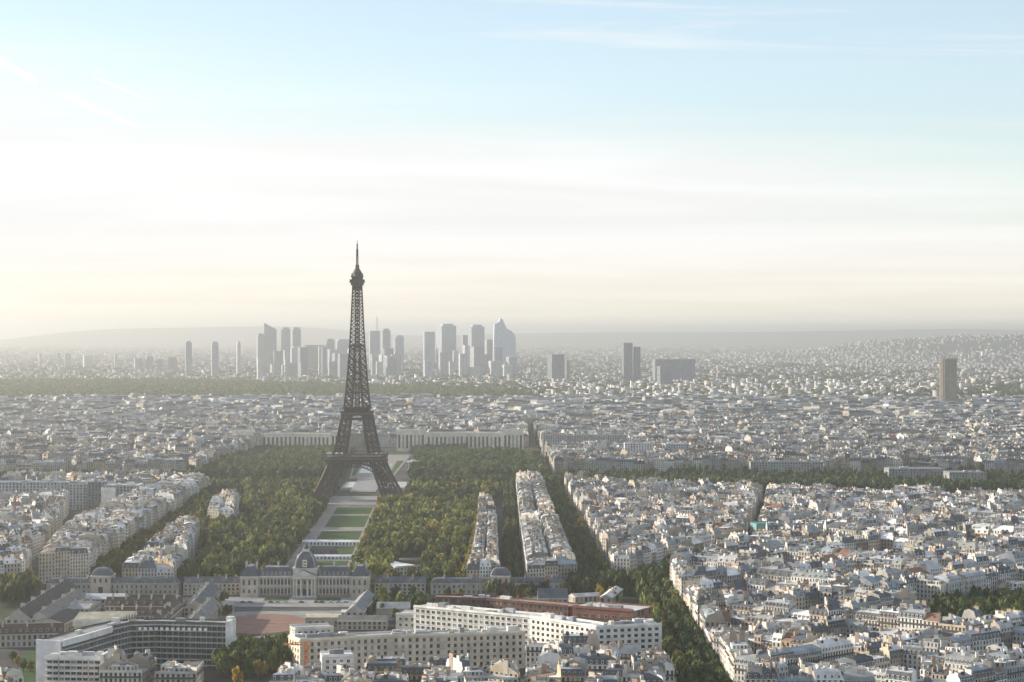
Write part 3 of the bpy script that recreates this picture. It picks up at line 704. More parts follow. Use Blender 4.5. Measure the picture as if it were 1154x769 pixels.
# --- military school: palace facade, square dome, portico
def palace():
    X, Y = AX; root = empty('palace', (X, Y, 0)); tag(root, 'classical stone palace with blue slate square dome and columned portico behind a courtyard', 'palace')
    wl = MB(); D = 20
    def bx(x0, x1, y0, y1, h, col=STONE): wl.box((x0+x1)/2, (y0+y1)/2, x1-x0, y1-y0, 0, h, PLAIN, col)
    bx(-36, -9.5, 0, D, 15.5, (.42, .35, .27)); bx(9.5, 36, 0, D, 15.5, (.42, .35, .27)); bx(-9.5, 9.5, -1.5, D+1, 17); bx(-50, -36, -4, D+1, 15.5); bx(36, 50, -4, D+1, 15.5)
    for x0, x1, y in ((-36, -9.5, 0), (9.5, 36, 0), (-50, -36, -4), (36, 50, -4)):
        wl.box((x0+x1)/2, y-.3, x1-x0+.4, 1.0, 14.6, 16.1, PLAIN, PALE, bottom=True); wl.box((x0+x1)/2, y-.15, x1-x0+.2, .6, 7.6, 8.4, PLAIN, PALE, bottom=True)
    wl.build('wall', root)
    def hip(x0, x1, y0, y1, z0, z1, ins):
        r = MB(); a = [(x0, y0), (x1, y0), (x1, y1), (x0, y1)]; b = [(x0+ins, y0+ins), (x1-ins, y0+ins), (x1-ins, y1-ins), (x0+ins, y1-ins)]
        for i in range(4):
            j = (i+1) % 4; r.face([(*a[i], z0), (*a[j], z0), (*b[j], z1), (*b[i], z1)], ROOF, SLATE)
        r.face([(*p, z1) for p in b], ROOF, (.2, .22, .25)); return r.build('roof', root)
    roofs = [hip(-36.2, -9, -.3, D+.3, 16.11, 22.5, 4.5), hip(9, 36.2, -.3, D+.3, 16.11, 22.5, 4.5), hip(-50.2, -35.8, -4.2, D+1.2, 16.11, 23.6, 5), hip(35.8, 50.2, -4.2, D+1.2, 16.11, 23.6, 5)]
    for r, xs, y in ((roofs[0], np.linspace(-33, -12, 7), 1.4), (roofs[1], np.linspace(12, 33, 7), 1.4)):
        for x in xs:
            dm = MB(); dm.box(0, 0, 1.5, 2.2, 0, 2.1, PLAIN, PALE, 0, ROOF, SLATE); dm.face([(-.5, -1.12, .4), (.5, -1.12, .4), (.5, -1.12, 1.7), (-.5, -1.12, 1.7)], GLASS, (.02, .02, .025))
            link('dormer', dm.mesh('dormer'), r, (x, y, 17))
    for x in (-47, -39, -22, 22, 39, 47):
        cm = MB(); cm.box(x, 12, 1.2, 3.2, 18, 26, PLAIN, PALE); cm.box(x, 12, .6, 2.8, 26, 26.7, PLAIN, TERRA); cm.build('chimney', roofs[0 if x < -36 and 0 else (0 if x < 0 else 1)])
    w1 = win_mesh(1.7, 4.0, PALE); w2 = win_mesh(1.5, 2.8, PALE)
    for s in (-1, 1):
        for k in range(9):
            x = s*(12.2+k*2.72); link('window', w1, root, (x, -.05, 9.3)); link('window', w1, root, (x, -.05, 2.2))
        for k in range(3):
            x = s*(38.7+k*4.3); link('window', w1, root, (x, -4.05, 9.3)); link('window', w2, root, (x, -4.05, 3.0))
        cm = MB(); cm.lathe([(.42, 0), (.38, 6.2)], 0, 0, 8, PLAIN, PALE); cme = cm.mesh('column')
        for k in range(10):
            x = s*(10.84+k*2.72); link('column', cme, root, (x, -.5, 8.42)); link('column', cme, root, (x, -.5, 1.2))
    pt = MB(); pt.box(0, -4.2, 19, 4.6, 14.2, 16.6, PLAIN, PALE, bottom=True)
    pt.face([(-9.8, -6.7, 16.62), (9.8, -6.7, 16.62), (0, -6.7, 20.6)], PLAIN, PALE); pt.face([(-9.8, -6.7, 16.62), (0, -6.7, 20.6), (0, 2, 20.6), (-9.8, 2, 16.62)], ROOF, SLATE); pt.face([(9.8, -6.7, 16.62), (9.8, 2, 16.62), (0, 2, 20.6), (0, -6.7, 20.6)], ROOF, SLATE)
    pt.box(0, -4.4, 19.4, 5, 0, .9, PLAIN, PALE); pr = pt.build('portico', root)
    c8 = MB(); c8.lathe([(.8, .9), (.72, 8), (.65, 14.18)], 0, 0, 10, PLAIN, PALE); c8m = c8.mesh('column')
    for x in (-8.2, -5.9, -2.6, 2.6, 5.9, 8.2): link('column', c8m, pr, (x, -5.6, 0))
    dme = win_mesh(2.6, 5.2, PALE, (.015, .014, .012))
    for x in (-4.6, 0, 4.6): link('door', dme, root, (x, -1.56, .95))
    for x in (-4.6, 0, 4.6): link('window', w2, root, (x, -1.56, 9.6))
    dr = MB(); dr.box(0, 9, 19, 17, 17.01, 21.5, PLAIN, PALE); dr.box(0, 9, 19.6, 17.6, 21.5, 22.1, PLAIN, PALE, bottom=True); dr.build('dome_base', root)
    d = MB(); d.lathe([(8.7, 22.1), (8.6, 24), (8.1, 26.6), (7.1, 29.2), (5.6, 31.4), (4.0, 33.2), (2.9, 34.2)], 0, 9, 24, ROOF, BLUE_SLATE, sq=5); do = d.build('dome', root)
    for a in range(4):
        rb = MB()
        for (r0, z0_), (r1, z1_) in zip([(8.7, 22.1), (8.1, 26.6), (7.1, 29.2), (5.6, 31.4)], [(8.1, 26.6), (7.1, 29.2), (5.6, 31.4), (2.9, 34.2)]):
            k = 2**.5/2*1.23; an = pi/4+a*pi/2; rb.beam((r0*1.23*cos(an), 9+r0*1.23*sin(an), z0_), (r1*1.23*cos(an), 9+r1*1.23*sin(an), z1_), .7, ROOF, (.45, .45, .43))
        rb.build('rib', do)
    oc = MB(); oc.lathe([(1.8, 25), (1.8, 26.5)], 0, .1, 10, PLAIN, PALE); oc.box(0, -.6, 3.4, 1.6, 23, 28.4, PLAIN, PALE); oc.face([(-.9, -1.42, 24.2), (.9, -1.42, 24.2), (.9, -1.42, 27.4), (-.9, -1.42, 27.4)], GLASS, (.03, .03, .04)); oc.build('dormer', do)
    ln = MB(); ln.box(0, 9, 4.8, 4.8, 34.1, 36.2, PLAIN, PALE); ln.lathe([(1.9, 36.2), (1.9, 37.8), (2.3, 37.9), (1.2, 39), (.2, 40.2), (.1, 42.5)], 0, 9, 10, ROOF, SLATE); ln.build('lantern', do)
palace()
# wings of the military school left and right, each with a domed gate pavilion
def wing(name, label, xa, xb, xp, y, h=9, pw=15):
    slab(name, label, 'building', [(xa, y), (xb, y)], 13, h, (.44, .40, .345), BLUE_SLATE, rows=2, bay=3.7, win=(1.4, 2.3), z0=1.4, dz=4.0, roof='mansard', rise=4.4, dormer=7, chim=5, group='wings of the military school')
    root = empty('gate_pavilion', (xp, y-2.5, 0)); tag(root, ('left' if xp < -162 else 'right')+' domed stone gate pavilion rising from its slate-roofed wing', 'pavilion', 'gate pavilions of the military school')
    m = MB(); m.box(0, 9.5, pw, 19, 0, 14.5, PLAIN, STONE); m.box(0, 9.5, pw+1.2, 20.2, 14.5, 15.2, PLAIN, PALE, bottom=True); m.build('wall', root)
    m = MB(); m.lathe([(pw*.54, 15.2), (pw*.52, 16.8), (pw*.44, 18.9), (pw*.32, 20.4), (pw*.2, 21)], 0, 9.5, 24, ROOF, BLUE_SLATE, sq=7); m.build('roof', root)
    for x in (-4.4, 0, 4.4): link('window', win_mesh(1.7, 3.2, PALE), root, (x, -.05, 10))
    link('door', win_mesh(3.4, 6.5, PALE, (.02, .018, .016)), root, (0, -.05, .2))
lw = P(50, 674), P(190, 674)
wing('school_wing', 'long pale stone wing with slate mansard roof, left of the palace', -366, -262, -323, 1702)
wing('school_wing', 'long pale stone wing with slate mansard roof, right of the palace', -64, 42, -9, 1702)
# slate-roofed links and barracks
def barrack(label, p0, p1, depth, h, rise, rc, wc=(.46, .42, .36), **k):
    if p0[0] > p1[0]: p0, p1 = p1, p0
    return slab('barrack', label, 'barracks', [p0, p1], depth, h, wc, rc, roof='gable', rise=rise, group='barracks around the military school', **k)
BROWN = (.10, .075, .06); DARK = (.07, .064, .06)
barrack('slate-roofed link building directly left of the palace facade', (-258, 1700), (-214, 1702), 12, 9, 5, BLUE_SLATE, dormer=8, chim=2)
barrack('slate-roofed link building directly right of the palace facade', (-108, 1702), (-68, 1702), 12, 9, 5, BLUE_SLATE, dormer=8, chim=2)
barrack('slanting slate-roofed hall left of the palace courtyard', P(207, 690, 6), P(226, 668, 6), 15, 9, 5.5, BLUE_SLATE, dormer=9, chim=3)
barrack('low white-walled guard house left of the palace courtyard', P(232, 690), P(262, 690), 9, 5, 2.5, (.35, .36, .36), rows=1, bay=5, z0=1.2)
barrack('brown-roofed barrack with pale chimneys, upper of the two left of the palace', P(118, 686, 8), P(205, 686, 8), 16, 9.5, 6, BROWN, dormer=6, chim=6)
barrack('brown-roofed barrack with pale dormers, lower of the two left of the palace', P(128, 697, 8), P(192, 697, 8), 14, 9.5, 5.5, BROWN, dormer=5, chim=4)
barrack('brown barrack slanting down toward the curved office block', P(183, 706, 8), P(214, 680, 8), 13, 9, 5.5, BROWN, dormer=9, chim=3)
barrack('second slanting barrack with pale gable beside the curved office block', P(206, 706, 8), P(229, 683, 8), 13, 9, 5.5, (.22, .21, .2), dormer=9, chim=3)
barrack('dark slanting barrack at the far left edge', P(6, 700, 8), P(62, 664, 8), 18, 9, 7, DARK, chim=5, dormer=9)
barrack('dark slanting barrack with pale long wall, second from left edge', P(34, 700, 8), P(78, 672, 8), 13, 9, 5, (.2, .19, .175), chim=4, dormer=8)
barrack('brown-roofed barrack row with many pale dormers above the bottom left lawn', P(-12, 717, 8), P(72, 715, 8), 14, 8.5, 6, BROWN, dormer=4, chim=3)
barrack('blue-grey metal shed roof among the left barracks', P(50, 702, 5), P(76, 702, 5), 22, 6, 2, (.38, .44, .52))
barrack('dark low hall beside the folded-roof hall', P(74, 706, 5), P(98, 694, 5), 26, 7, 3, DARK)
barrack('pale zinc hall between the left barracks', P(74, 688, 7), P(100, 688, 7), 44, 8, 3, (.30, .31, .32), chim=3)
barrack('long pale shed behind the brown barracks', P(86, 677, 6), P(140, 677, 6), 22, 7, 3, (.42, .44, .45))
barrack('dark long hall right of the sports ground', P(380, 702, 5), P(436, 702, 5), 20, 6, 3, (.16, .16, .15))
barrack('pale yellow low hall right of the sports ground', P(344, 697, 5), P(384, 697, 5), 12, 5.5, 2, (.55, .5, .36), rows=1, bay=4, z0=1)
barrack('low white shed at the corner of the school street', P(384, 692, 4), P(398, 692, 4), 9, 5, 1.5, (.62, .62, .6))
barrack('grey slanting stable right of the palace courtyard', P(410, 690, 8), P(424, 672, 8), 13, 8, 5, (.22, .23, .24))
barrack('pale stable row right of the palace courtyard', P(424, 686, 8), P(462, 686, 8), 13, 8, 4, (.34, .35, .35), rows=1, bay=4, z0=2)
barrack('pointed slate hall right of the brick barracks', P(606, 676, 8), P(640, 676, 8), 16, 8.5, 7, BLUE_SLATE)
barrack('white stepped gable shed beside the car park', P(690, 674, 8), P(702, 664, 8), 10, 8, 2.5, (.6, .58, .54))
barrack('grey low hall below the car park', P(648, 673, 5), P(688, 671, 5), 12, 5, 2, (.4, .42, .44))
barrack('white-roofed low hall below the sports ground', P(274, 724, 4), P(314, 722, 4), 9, 5, 1.5, (.62, .63, .62))
barrack('stone gate house at the lower left of the sports ground', P(262, 726, 5), P(276, 725, 5), 9, 6, 3, (.45, .4, .36))
# red brick barracks
BRICK = (.15, .085, .066)
slab('brick_block', 'long dark red brick block with pale coping behind the white office building', 'building', [P(486, 674, 25), P(548, 676, 25), P(640, 684, 25)], 15, 25, BRICK, (.3, .22, .19), roof='flat', roofbits=4, group='brick barracks')
slab('brick_block', 'short bright brick block standing at the right end of the white office building', 'building', [P(645, 684, 26), P(714, 689, 26)], 26, 26, (.23, .115, .085), (.5, .5, .49), roof='flat', roofbits=5, rows=4, bay=5, win=(1.6, 2), z0=5, dz=5, group='brick barracks')
# white office building in three facets
WHT = (.74, .72, .68)
slab('office_building', 'long white three-facet office building with rows of square windows', 'office building', [P(466, 682, 25), P(597, 694, 25), P(672, 707, 24), P(746, 704, 24)], 15, 24, WHT, (.55, .57, .58), rows=6, bay=4.3, win=(2.4, 1.9), z0=2.4, dz=3.6, roofbits=24, frame=(.74, .72, .68), limit=100)
# stepped end of it
slab('stepped_house', 'white stepped terrace house at the left end of the long white office building', 'house', [P(446, 694, 14), P(470, 690, 17)], 16, 15, (.7, .66, .58), (.5, .52, .53), rows=3, bay=3.5, win=(1.6, 1.6), z0=3, dz=4)
# cream office building
CRM = (.72, .625, .49)
slab('cream_office', 'long cream stone office building with four rows of dark windows', 'office building', [P(325, 719, 21), P(338, 724, 21), P(440, 717, 22), P(500, 716, 22), P(592, 713, 22)], 15, 22, CRM, (.34, .40, .44), rows=5, bay=3.9, win=(1.7, 2.2), z0=2.6, dz=3.9, roofbits=24, frame=(.62, .55, .45), roof='flat', limit=100)
slab('penthouse_block', 'white bow-ended penthouse block on the left end of the cream office', 'house', [P(332, 708, 27), P(376, 706, 27)], 13, 26.5, (.68, .64, .57), (.5, .5, .5), rows=7, bay=3.6, win=(1.5, 1.7), z0=2.5, dz=3.4, limit=60)
# white slab flats in the middle foreground
slab('white_flats', 'tall white slab of flats with dark square windows in front of the cream office', 'flats', [(-108, 1230), (-90, 1233)], 15, 22.5, (.76, .745, .71), (.6, .6, .58), rows=6, bay=3.4, win=(1.7, 1.7), z0=1.6, dz=3.4, roofbits=3, frame=(.74, .72, .7))
# curved grid office block on the left
def curved_block():
    G = (.10, .105, .10)
    pts = [P(48, 721, 27), P(68, 724, 27), P(97, 716, 27), P(124, 708, 27), P(146, 703, 27), P(175, 702, 27), P(215, 703, 27), P(257, 704, 27)]
    root, base, ro = slab('curved_office', 'curved dark concrete office block with deep window grid and white end walls', 'office building', pts[1:], 15, 27, G, (.30, .30, .29), rows=7, bay=3.3, win=(2.3, 1.7), z0=2.2, dz=3.5, frame=(.12, .125, .12), roofbits=8, cornice=False, sides=False)
    for r in range(8):
        for i in range(1, len(pts)-1):
            if r == 0: continue
        lg = MB()
        for i in range(1, len(pts)-1):
            l, ux, uy, an = seg(pts[i], pts[i+1]); m = lerp(pts[i], pts[i+1], .5)
            lg.box(m[0]+uy*.7, m[1]-ux*.7, l, 1.4, 1.1+r*3.5, 1.75+r*3.5, PLAIN, (.45, .46, .44), an, bottom=True)
        lg.build('sun_shade', root, base)
    fin = MB()
    for i in range(1, len(pts)-1):
        l, ux, uy, an = seg(pts[i], pts[i+1]); k = max(1, int(l/3.3))
        for j in range(k):
            p = lerp(pts[i], pts[i+1], (j)/k); fin.box(p[0]+uy*.55, p[1]-ux*.55, .5, 1.1, 0, 26.8, PLAIN, (.25, .26, .25), an)
    fin.build('fin_grid', root, base)
    l, ux, uy, an = seg(pts[-2], pts[-1]); e = MB(); e.box(pts[-1][0]+ux*.8, pts[-1][1]+uy*.8+6, 1.5, 17, 0, 29, PLAIN, (.78, .77, .74), an); e.build('end_wall', root, base)
    bk = offset_line(pts[1:], 15)[0]; l, ux, uy, an = seg(bk, pts[1]); m_ = lerp(bk, pts[1], .5); e = MB()
    e.box(m_[0]+uy*.6, m_[1]-ux*.6, l+1.0, 1.2, 0, 28, PLAIN, (.80, .79, .77), an); e.build('end_wall', root, base)
    e = MB()
    for i in (1, 2):
        l, ux, uy, an = seg(pts[i], pts[i+1]); m = lerp(pts[i], pts[i+1], .5); e.box(m[0]+uy*.9, m[1]-ux*.9, l-.02, 1.6, 24.4, 28, PLAIN, (.74, .73, .70), an, bottom=True)
    e.build('fascia', root, base)
    # white panels of the roof terrace
    for k in range(13):
        t = k/12; p = lerp(P(158, 706, 27), P(232, 707, 27), t); m = MB(); m.box(p[0], p[1]-2.0, 1.9, .25, 24.9, 26.6, PLAIN, (.8, .79, .77)); m.build('panel', root, base)
curved_block()
# folded accordion hall
def hall():
    c = P(112, 700, 9); root = empty('folded_hall', (c[0], c[1], 0)); tag(root, 'pale assembly hall with accordion-folded metal roof beside the curved office block', 'hall')
    wl = MB(); wl.prism([(-12, -26), (13, -22), (22, 22), (-16, 16)], 0, 9, PLAIN, (.55, .5, .42)); wl.build('wall', root)
    r = MB(); n = 9
    A, B, C_, D_ = (-13, -27), (14, -23), (23, 23), (-17, 17)
    for i in range(n):
        for (t0, t1, z0, z1) in ((i/n, (i+.5)/n, 9.1, 13.2), ((i+.5)/n, (i+1)/n, 13.2, 9.1)):
            a0, a1 = lerp(A, D_, t0), lerp(A, D_, t1); b0, b1 = lerp(B, C_, t0), lerp(B, C_, t1)
            r.face([(*a0, z0), (*b0, z0), (*b1, z1), (*a1, z1)], ROOF, (.66, .60, .48))
    r.build('roof', root)
hall()
# white balcony slab flats bottom left
def balcony_flats():
    root, base, ro = slab('balcony_flats', 'white slab of flats with long horizontal balconies at the bottom left', 'flats', [P(50, 741, 24), P(115, 742, 24)], 13, 24, (.72, .70, .66), (.5, .5, .49), rows=7, bay=3.4, win=(2.6, 1.5), z0=1.6, dz=3.2, roofbits=5, frame=(.5, .48, .45))
    a, b = P(50, 741, 24), P(115, 742, 24); l, ux, uy, an = seg(a, b)
    for r in range(8):
        for t0, t1 in ((.01, .24), (.27, .75), (.78, .97)):
            m = lerp(a, b, (t0+t1)/2); bm_ = MB(); bm_.box(m[0]+uy*.6, m[1]-ux*.6, l*(t1-t0), 1.2, r*3.2-.1+.2, r*3.2+1.1, PLAIN, (.74, .71, .66), an, bottom=True); bm_.build('balcony', root, base)
    e = MB(); e.box(b[0]+1.2, b[1]+5, 1.9, 16, 0, 26.5, PLAIN, (.78, .77, .74), an); e.build('end_wall', root, base)
balcony_flats()
# orange mast crane
def crane():
    c = P(345, 769, 8); root = empty('crane', (c[0], c[1], 0)); tag(root, 'orange mast crane rising in front of the cream office building', 'crane'); O = (.62, .22, .07); m = MB()
    for x in (-1, 1):
        for y in (-1, 1): m.beam((x, y, 0), (x, y, 29), .5, IRON, O)
    for k in range(12):
        z = k*2.4
        for s in (-1, 1): m.beam((-1, s, z), (1, s, z+2.4), .34, IRON, O); m.beam((s, -1, z), (s, 1, z+2.4), .34, IRON, O); m.beam((-1, s, z), (1, s, z), .3, IRON, O)
    m.build('mast', root)
    j = MB()
    for y in (-.7, .7): j.beam((3, y, 29.2), (-13, y, 29.2), .45, IRON, O)
    j.beam((1, 0, 31), (-13, 0, 29.6), .4, IRON, O)
    for k in range(6): j.beam((3-2.7*k, -.7, 29.2), (1.6-2.7*k, 0, 30.6), .3, IRON, O); j.beam((3-2.7*k, .7, 29.2), (1.6-2.7*k, 0, 30.6), .3, IRON, O)
    j.build('jib', root)
    cb = MB(); cb.box(0, -1.8, 1.6, 1.5, 26.4, 28.6, PLAIN, (.6, .3, .12), bottom=True); cb.build('cab', root)
crane()
# modern slabs left beyond the quarter
MOD = (.40, .43, .45)
def modern(label, px0, px1, ytop, ybase, wc, rc=(.45, .46, .47), depth=16, **k):
    d = F*H/(ybase-LY); h = H-(ytop-LY)*d/F
    return slab('office_slab', label, 'office block', [((px0-CX)/F*d, d), ((px1-CX)/F*d, d)], depth, h, wc, rc, roof='flat', roofbits=4, bay=4, **k)
GL_ = 'office blocks left of the park'
modern('pale glazed long slab at the left edge beyond the house roofs', -10, 76, 544, 574, (.40, .44, .47), depth=22, group=GL_)
modern('smaller pale glazed slab just right of the long left one', 78, 97, 546, 575, (.42, .45, .47), depth=22, group=GL_)
modern('dark glazed recessed slab left of the white-ended block', 99, 114, 544, 576, (.2, .21, .22), depth=18, group=GL_)
r_, b_, _ = modern('grey block with blank white end wall left of the park', 115, 154, 548, 577, (.3, .32, .34), depth=40, group=GL_)
e = MB(); d_ = F*H/(577-LY); e.box((122-CX)/F*d_, d_-1.2, 16, 2, 0, 28, PLAIN, (.76, .75, .72)); e.build('end_wall', r_, b_)
e = MB(); e.box((154-CX)/F*d_+1, d_+16, 1.8, 36, 0, 31, PLAIN, (.76, .75, .72)); e.build('end_wall', r_, b_)
# pavilions in the park, roofs among the trees
slab('park_hall', 'white-roofed low hall among the trees right of the lawns', 'hall', [P(447, 648, 4), P(474, 646, 4)], 45, 10, (.5, .48, .44), (.62, .63, .64), roof='flat')
slab('event_tent', 'long white event marquee across the lawn path', 'tent', [ax(404, -30), ax(400, 26)], 8, 3.6, (.72, .72, .70), (.74, .74, .73), roof='gable', rise=1.8, cornice=False)
slab('event_stage', 'dark covered stage on the middle lawn behind the dome', 'stage', [ax(292, -14), ax(291, 10)], 9, 7, (.12, .12, .13), (.6, .6, .6), roof='flat', cornice=False)
slab('event_tent', 'second white marquee nearer the dome across the lawn', 'tent', [ax(274, -26), ax(271, 26)], 6, 3, (.72, .72, .70), (.74, .74, .73), roof='gable', rise=1.5, cornice=False)
for lb, x0, x1, y0, h in (('low pale hall beyond the river just right of the tower legs', -150, -118, 3080, 9), ('white stepped terrace building right of the tower above the river', -158, -108, 3230, 12), ('small white pavilion below the right head pavilion of the hilltop palace', -140, -112, 3400, 10)):
    slab('garden_hall', lb, 'hall', [(x0, y0), (x1, y0)], 30, h, (.66, .64, .6), (.68, .68, .67), roof='flat', roofbits=4)
# hill-top palace across the river with two long colonnaded wings
def chaillot(label, px0, px1, ytop, ybase, pav=None, grp='wings of the hilltop palace'):
    d = F*H/(ybase-LY); h = H-(ytop-LY)*d/F; x0, x1 = (px0-CX)/F*d, (px1-CX)/F*d
    root, base, ro = slab('palace_wing', label, 'palace', [(x0, d), ((x0+x1)/2, d+22), (x1, d)] if pav is None else [(x0, d), (x1, d)], 26, h, (.74, .68, .57), (.5, .5, .48), rows=1, bay=7.0 if pav is None else 6, win=(3.4, h*.62), z0=h*.16, roof='flat', frame=(.6, .55, .47), group=grp)
chaillot('long pale wing of hilltop palace with tall pillars, left of the iron tower', 285, 372, 489.5, 506)
chaillot('long pale wing of hilltop palace with tall pillars, right of the iron tower', 480, 566, 488.5, 508)
chaillot('end pavilion closing the left wing of the hilltop palace', 262, 284.5, 486, 508, True, 'pavilions of the hilltop palace')
chaillot('end pavilion closing the right wing of the hilltop palace', 566.5, 590, 485, 511, True, 'pavilions of the hilltop palace')
chaillot('tall square head pavilion of hilltop palace just right of the iron tower', 447, 479.5, 485, 509, True, 'pavilions of the hilltop palace')
chaillot('head pavilion of hilltop palace half hidden left of the iron tower', 372.5, 386, 487, 508, True, 'pavilions of the hilltop palace')
# blocks on the far bank to the right
GF = 'pale blocks beyond the river'
modern('white tall block with gridded front above the river trees', 704, 735, 500, 531, (.66, .64, .60), depth=26, group=GF)
modern('grey pillared museum slab right of the white tall block', 750, 776, 501, 528, (.42, .45, .47), depth=30, group=GF)
modern('low pale block left of the white tall block', 620, 655, 507, 526, (.6, .57, .5), depth=30, group=GF)
modern('long grey terrace behind the white tall block', 612, 706, 491, 515, (.40, .40, .39), depth=20, group=GF)
modern('long grey museum front among the river trees at right', 846, 928, 521, 540, (.36, .37, .37), (.28, .29, .3), depth=22, group=GF)
modern('grey stone palace block right of the museum front', 1002, 1066, 529, 546, (.32, .325, .32), (.24, .25, .26), depth=40, group=GF)
modern('grey stone block with pitched corner near right edge beyond the trees', 1070, 1112, 533, 549, (.33, .33, .32), (.24, .25, .26), depth=40, group=GF)
slab('quay_building', 'white flat-roofed modern building on the quay by the river trees', 'office block', [P(786, 549, 20), P(826, 549, 20)], 40, 20, (.7, .7, .69), (.72, .72, .71), roof='flat', roofbits=2)
# sheeted building and the square glass roofs
slab('sheeted_building', 'building wrapped in teal scaffold netting behind the right quarter', 'building', [(231, 2046), (256, 2050)], 22, 25, (.15, .32, .30), (.17, .34, .32), roof='flat', cornice=False, bay=50, dz=50)
slab('park_terrace', 'long pale stone terrace facing the dark park at right', 'building', [P(1069, 657, 24), P(1112, 650, 24)], 15, 24, (.55, .53, .49), (.40, .42, .45), rows=6, bay=3.4, win=(1.4, 1.9), z0=2.2, dz=3.6, roof='mansard', rise=5, chim=4, dormer=4)

# ------------------------------------------------------------------ iron lattice tower
def iron_tower():
    X, Y = TW; root = empty('iron_tower', (X, Y, 0), atan2(TW[1]-AX[1], TW[0]-AX[0])-pi/2); root.scale = (.975, .975, .972); tag(root, 'tall brown iron lattice tower on four splayed legs at the end of the park', 'tower')
    IR = (.062, .046, .035); IR2 = (.05, .038, .03)
    zs = [0, 8, 20, 32, 45, 57, 62, 80, 95, 109, 116, 136, 160, 195, 230, 276]; ws = [59.5, 54.5, 48, 42, 36.4, 31.5, 28, 24.3, 21.2, 18.6, 16.4, 14, 11.8, 9.3, 7.4, 5.4]
    Wz = lambda z: float(np.interp(z, zs, ws)); Bz = lambda z: float(np.interp(z, [0, 20, 57, 62, 109, 116, 195, 276], [23, 18.5, 15.5, 14.2, 11.6, 9.4, 6.4, 4.6]))
    def lattice(m, corners, zl, tc, tb, faces=4, sub=1, ht=None):
        n = len(corners(zl[0]))
        for z0, z1 in zip(zl[:-1], zl[1:]):
            A, B = corners(z0), corners(z1)
            for i in range(n):
                j = (i+1) % n
                m.beam((*A[i], z0), (*B[i], z1), tc, IRON, IR)
                m.beam((*A[i], z0), (*A[j], z0), ht or tb*1.2, IRON, IR)
                for s in range(sub):
                    a0, a1 = lerp(A[i], A[j], s/sub), lerp(A[i], A[j], (s+1)/sub); b0, b1 = lerp(B[i], B[j], s/sub), lerp(B[i], B[j], (s+1)/sub)
                    m.beam((*a0, z0), (*b1, z1), tb, IRON, IR2); m.beam((*a1, z0), (*b0, z1), tb, IRON, IR2)
                    if s: m.beam((*a0, z0), (*b0, z1), tb, IRON, IR2)
    def legc(sx, sy): 
        def c(z):
            w, b = Wz(z), Bz(z); r = [(sx*w, sy*w), (sx*(w-b), sy*w), (sx*(w-b), sy*(w-b)), (sx*w, sy*(w-b))]; return r
        return c
    for sx in (-1, 1):
        for sy in (-1, 1):
            m = MB(); lattice(m, legc(sx, sy), list(np.linspace(3, 52, 8)), 1.7, .6, sub=2); lg = m.build('leg', root)
            f = MB(); w, b = Wz(0), Bz(0); f.box(sx*(w-b/2), sy*(w-b/2), b+4, b+4, 0, 3.4, PLAIN, (.42, .38, .32)); f.build('base', lg)
            m = MB(); lattice(m, legc(sx, sy), list(np.linspace(61, 110, 8)), 1.5, .55, sub=2); m.build('upper_leg', root)
    # arches between the legs
    for k in range(4):
        a = k*pi/2; ca, sa = cos(a), sin(a); m = MB(); R = 37.0; R2 = 41.0; zc_ = 9
        def pt(r, t, off): 
            x, z = r*cos(t), zc_+r*sin(t)*1.0; y = -Wz(min(z, 57))+off
            return (x*ca-y*sa, x*sa+y*ca, z)
        ts = np.linspace(.13*pi, .87*pi, 23)
        for t0, t1 in zip(ts[:-1], ts[1:]):
            m.beam(pt(R, t0, 1), pt(R, t1, 1), 1.1, IRON, IR); m.beam(pt(R2, t0, 1), pt(R2, t1, 1), 1.0, IRON, IR); m.beam(pt(R, t0, 1), pt(R2, t1, 1), .6, IRON, IR2); m.beam(pt(R2, t0, 1), pt(R, t1, 1), .6, IRON, IR2)
        for x in np.linspace(-22, 22, 13):
            z = zc_+sqrt(max(0, R2**2-x*x)); y = -Wz(min(52, z))+1
            if z < 51.5: m.beam((x*ca-y*sa, x*sa+y*ca, z), (x*ca+34*sa, x*sa-34*ca, 52), .7, IRON, IR2)
        m.build('arch', root)
    # first platform
    m = MB()
    def ring(m, w, z0, z1, col, t=3.0):
        for k in range(4):
            a = k*pi/2; m.box(*( (w-t/2)*cos(a), (w-t/2)*sin(a)), t, 2*w-(0 if k % 2 == 0 else 2*t), z0, z1, IRON, col, a, bottom=True)
    ring(m, 36.5, 51.6, 55.2, IR, 5); ring(m, 37.3, 55.2, 56.6, (.15, .11, .08), 14); 
    m.box(0, 0, 69, 69, 56.7, 57.2, IRON, IR, bottom=True); ring(m, 37.5, 57.3, 58.4, IR, .4); ring(m, 37.0, 61.4, 62.1, IR, 4)
    pl = m.build('first_platform', root)
    m = MB()
    for k in range(4):
        a = k*pi/2
        for x in np.linspace(-35.5, 35.5, 27):
            y = -36.6; m.beam((x*cos(a)-y*sin(a), x*sin(a)+y*cos(a), 58.4), (x*cos(a)-y*sin(a), x*sin(a)+y*cos(a), 61.4), .55, IRON, IR)
            m.beam((x*cos(a)-y*sin(a), x*sin(a)+y*cos(a), 48.5), (x*cos(a)-(y-.4)*sin(a), x*sin(a)+(y-.4)*cos(a), 52), .8, IRON, IR2)
    m.build('arcade', pl)
    for sx in (-1, 1):
        m = MB(); m.box(sx*24, 0, 12, 34, 57.3, 61.3, PLAIN, (.5, .5, .5), 0, ROOF, (.6, .6, .6)); m.build('pavilion', pl)
    m = MB(); m.box(-33, -33.5, 7, 4, 58.5, 63.5, PLAIN, (.75, .74, .72)); m.build('white_cover', pl)
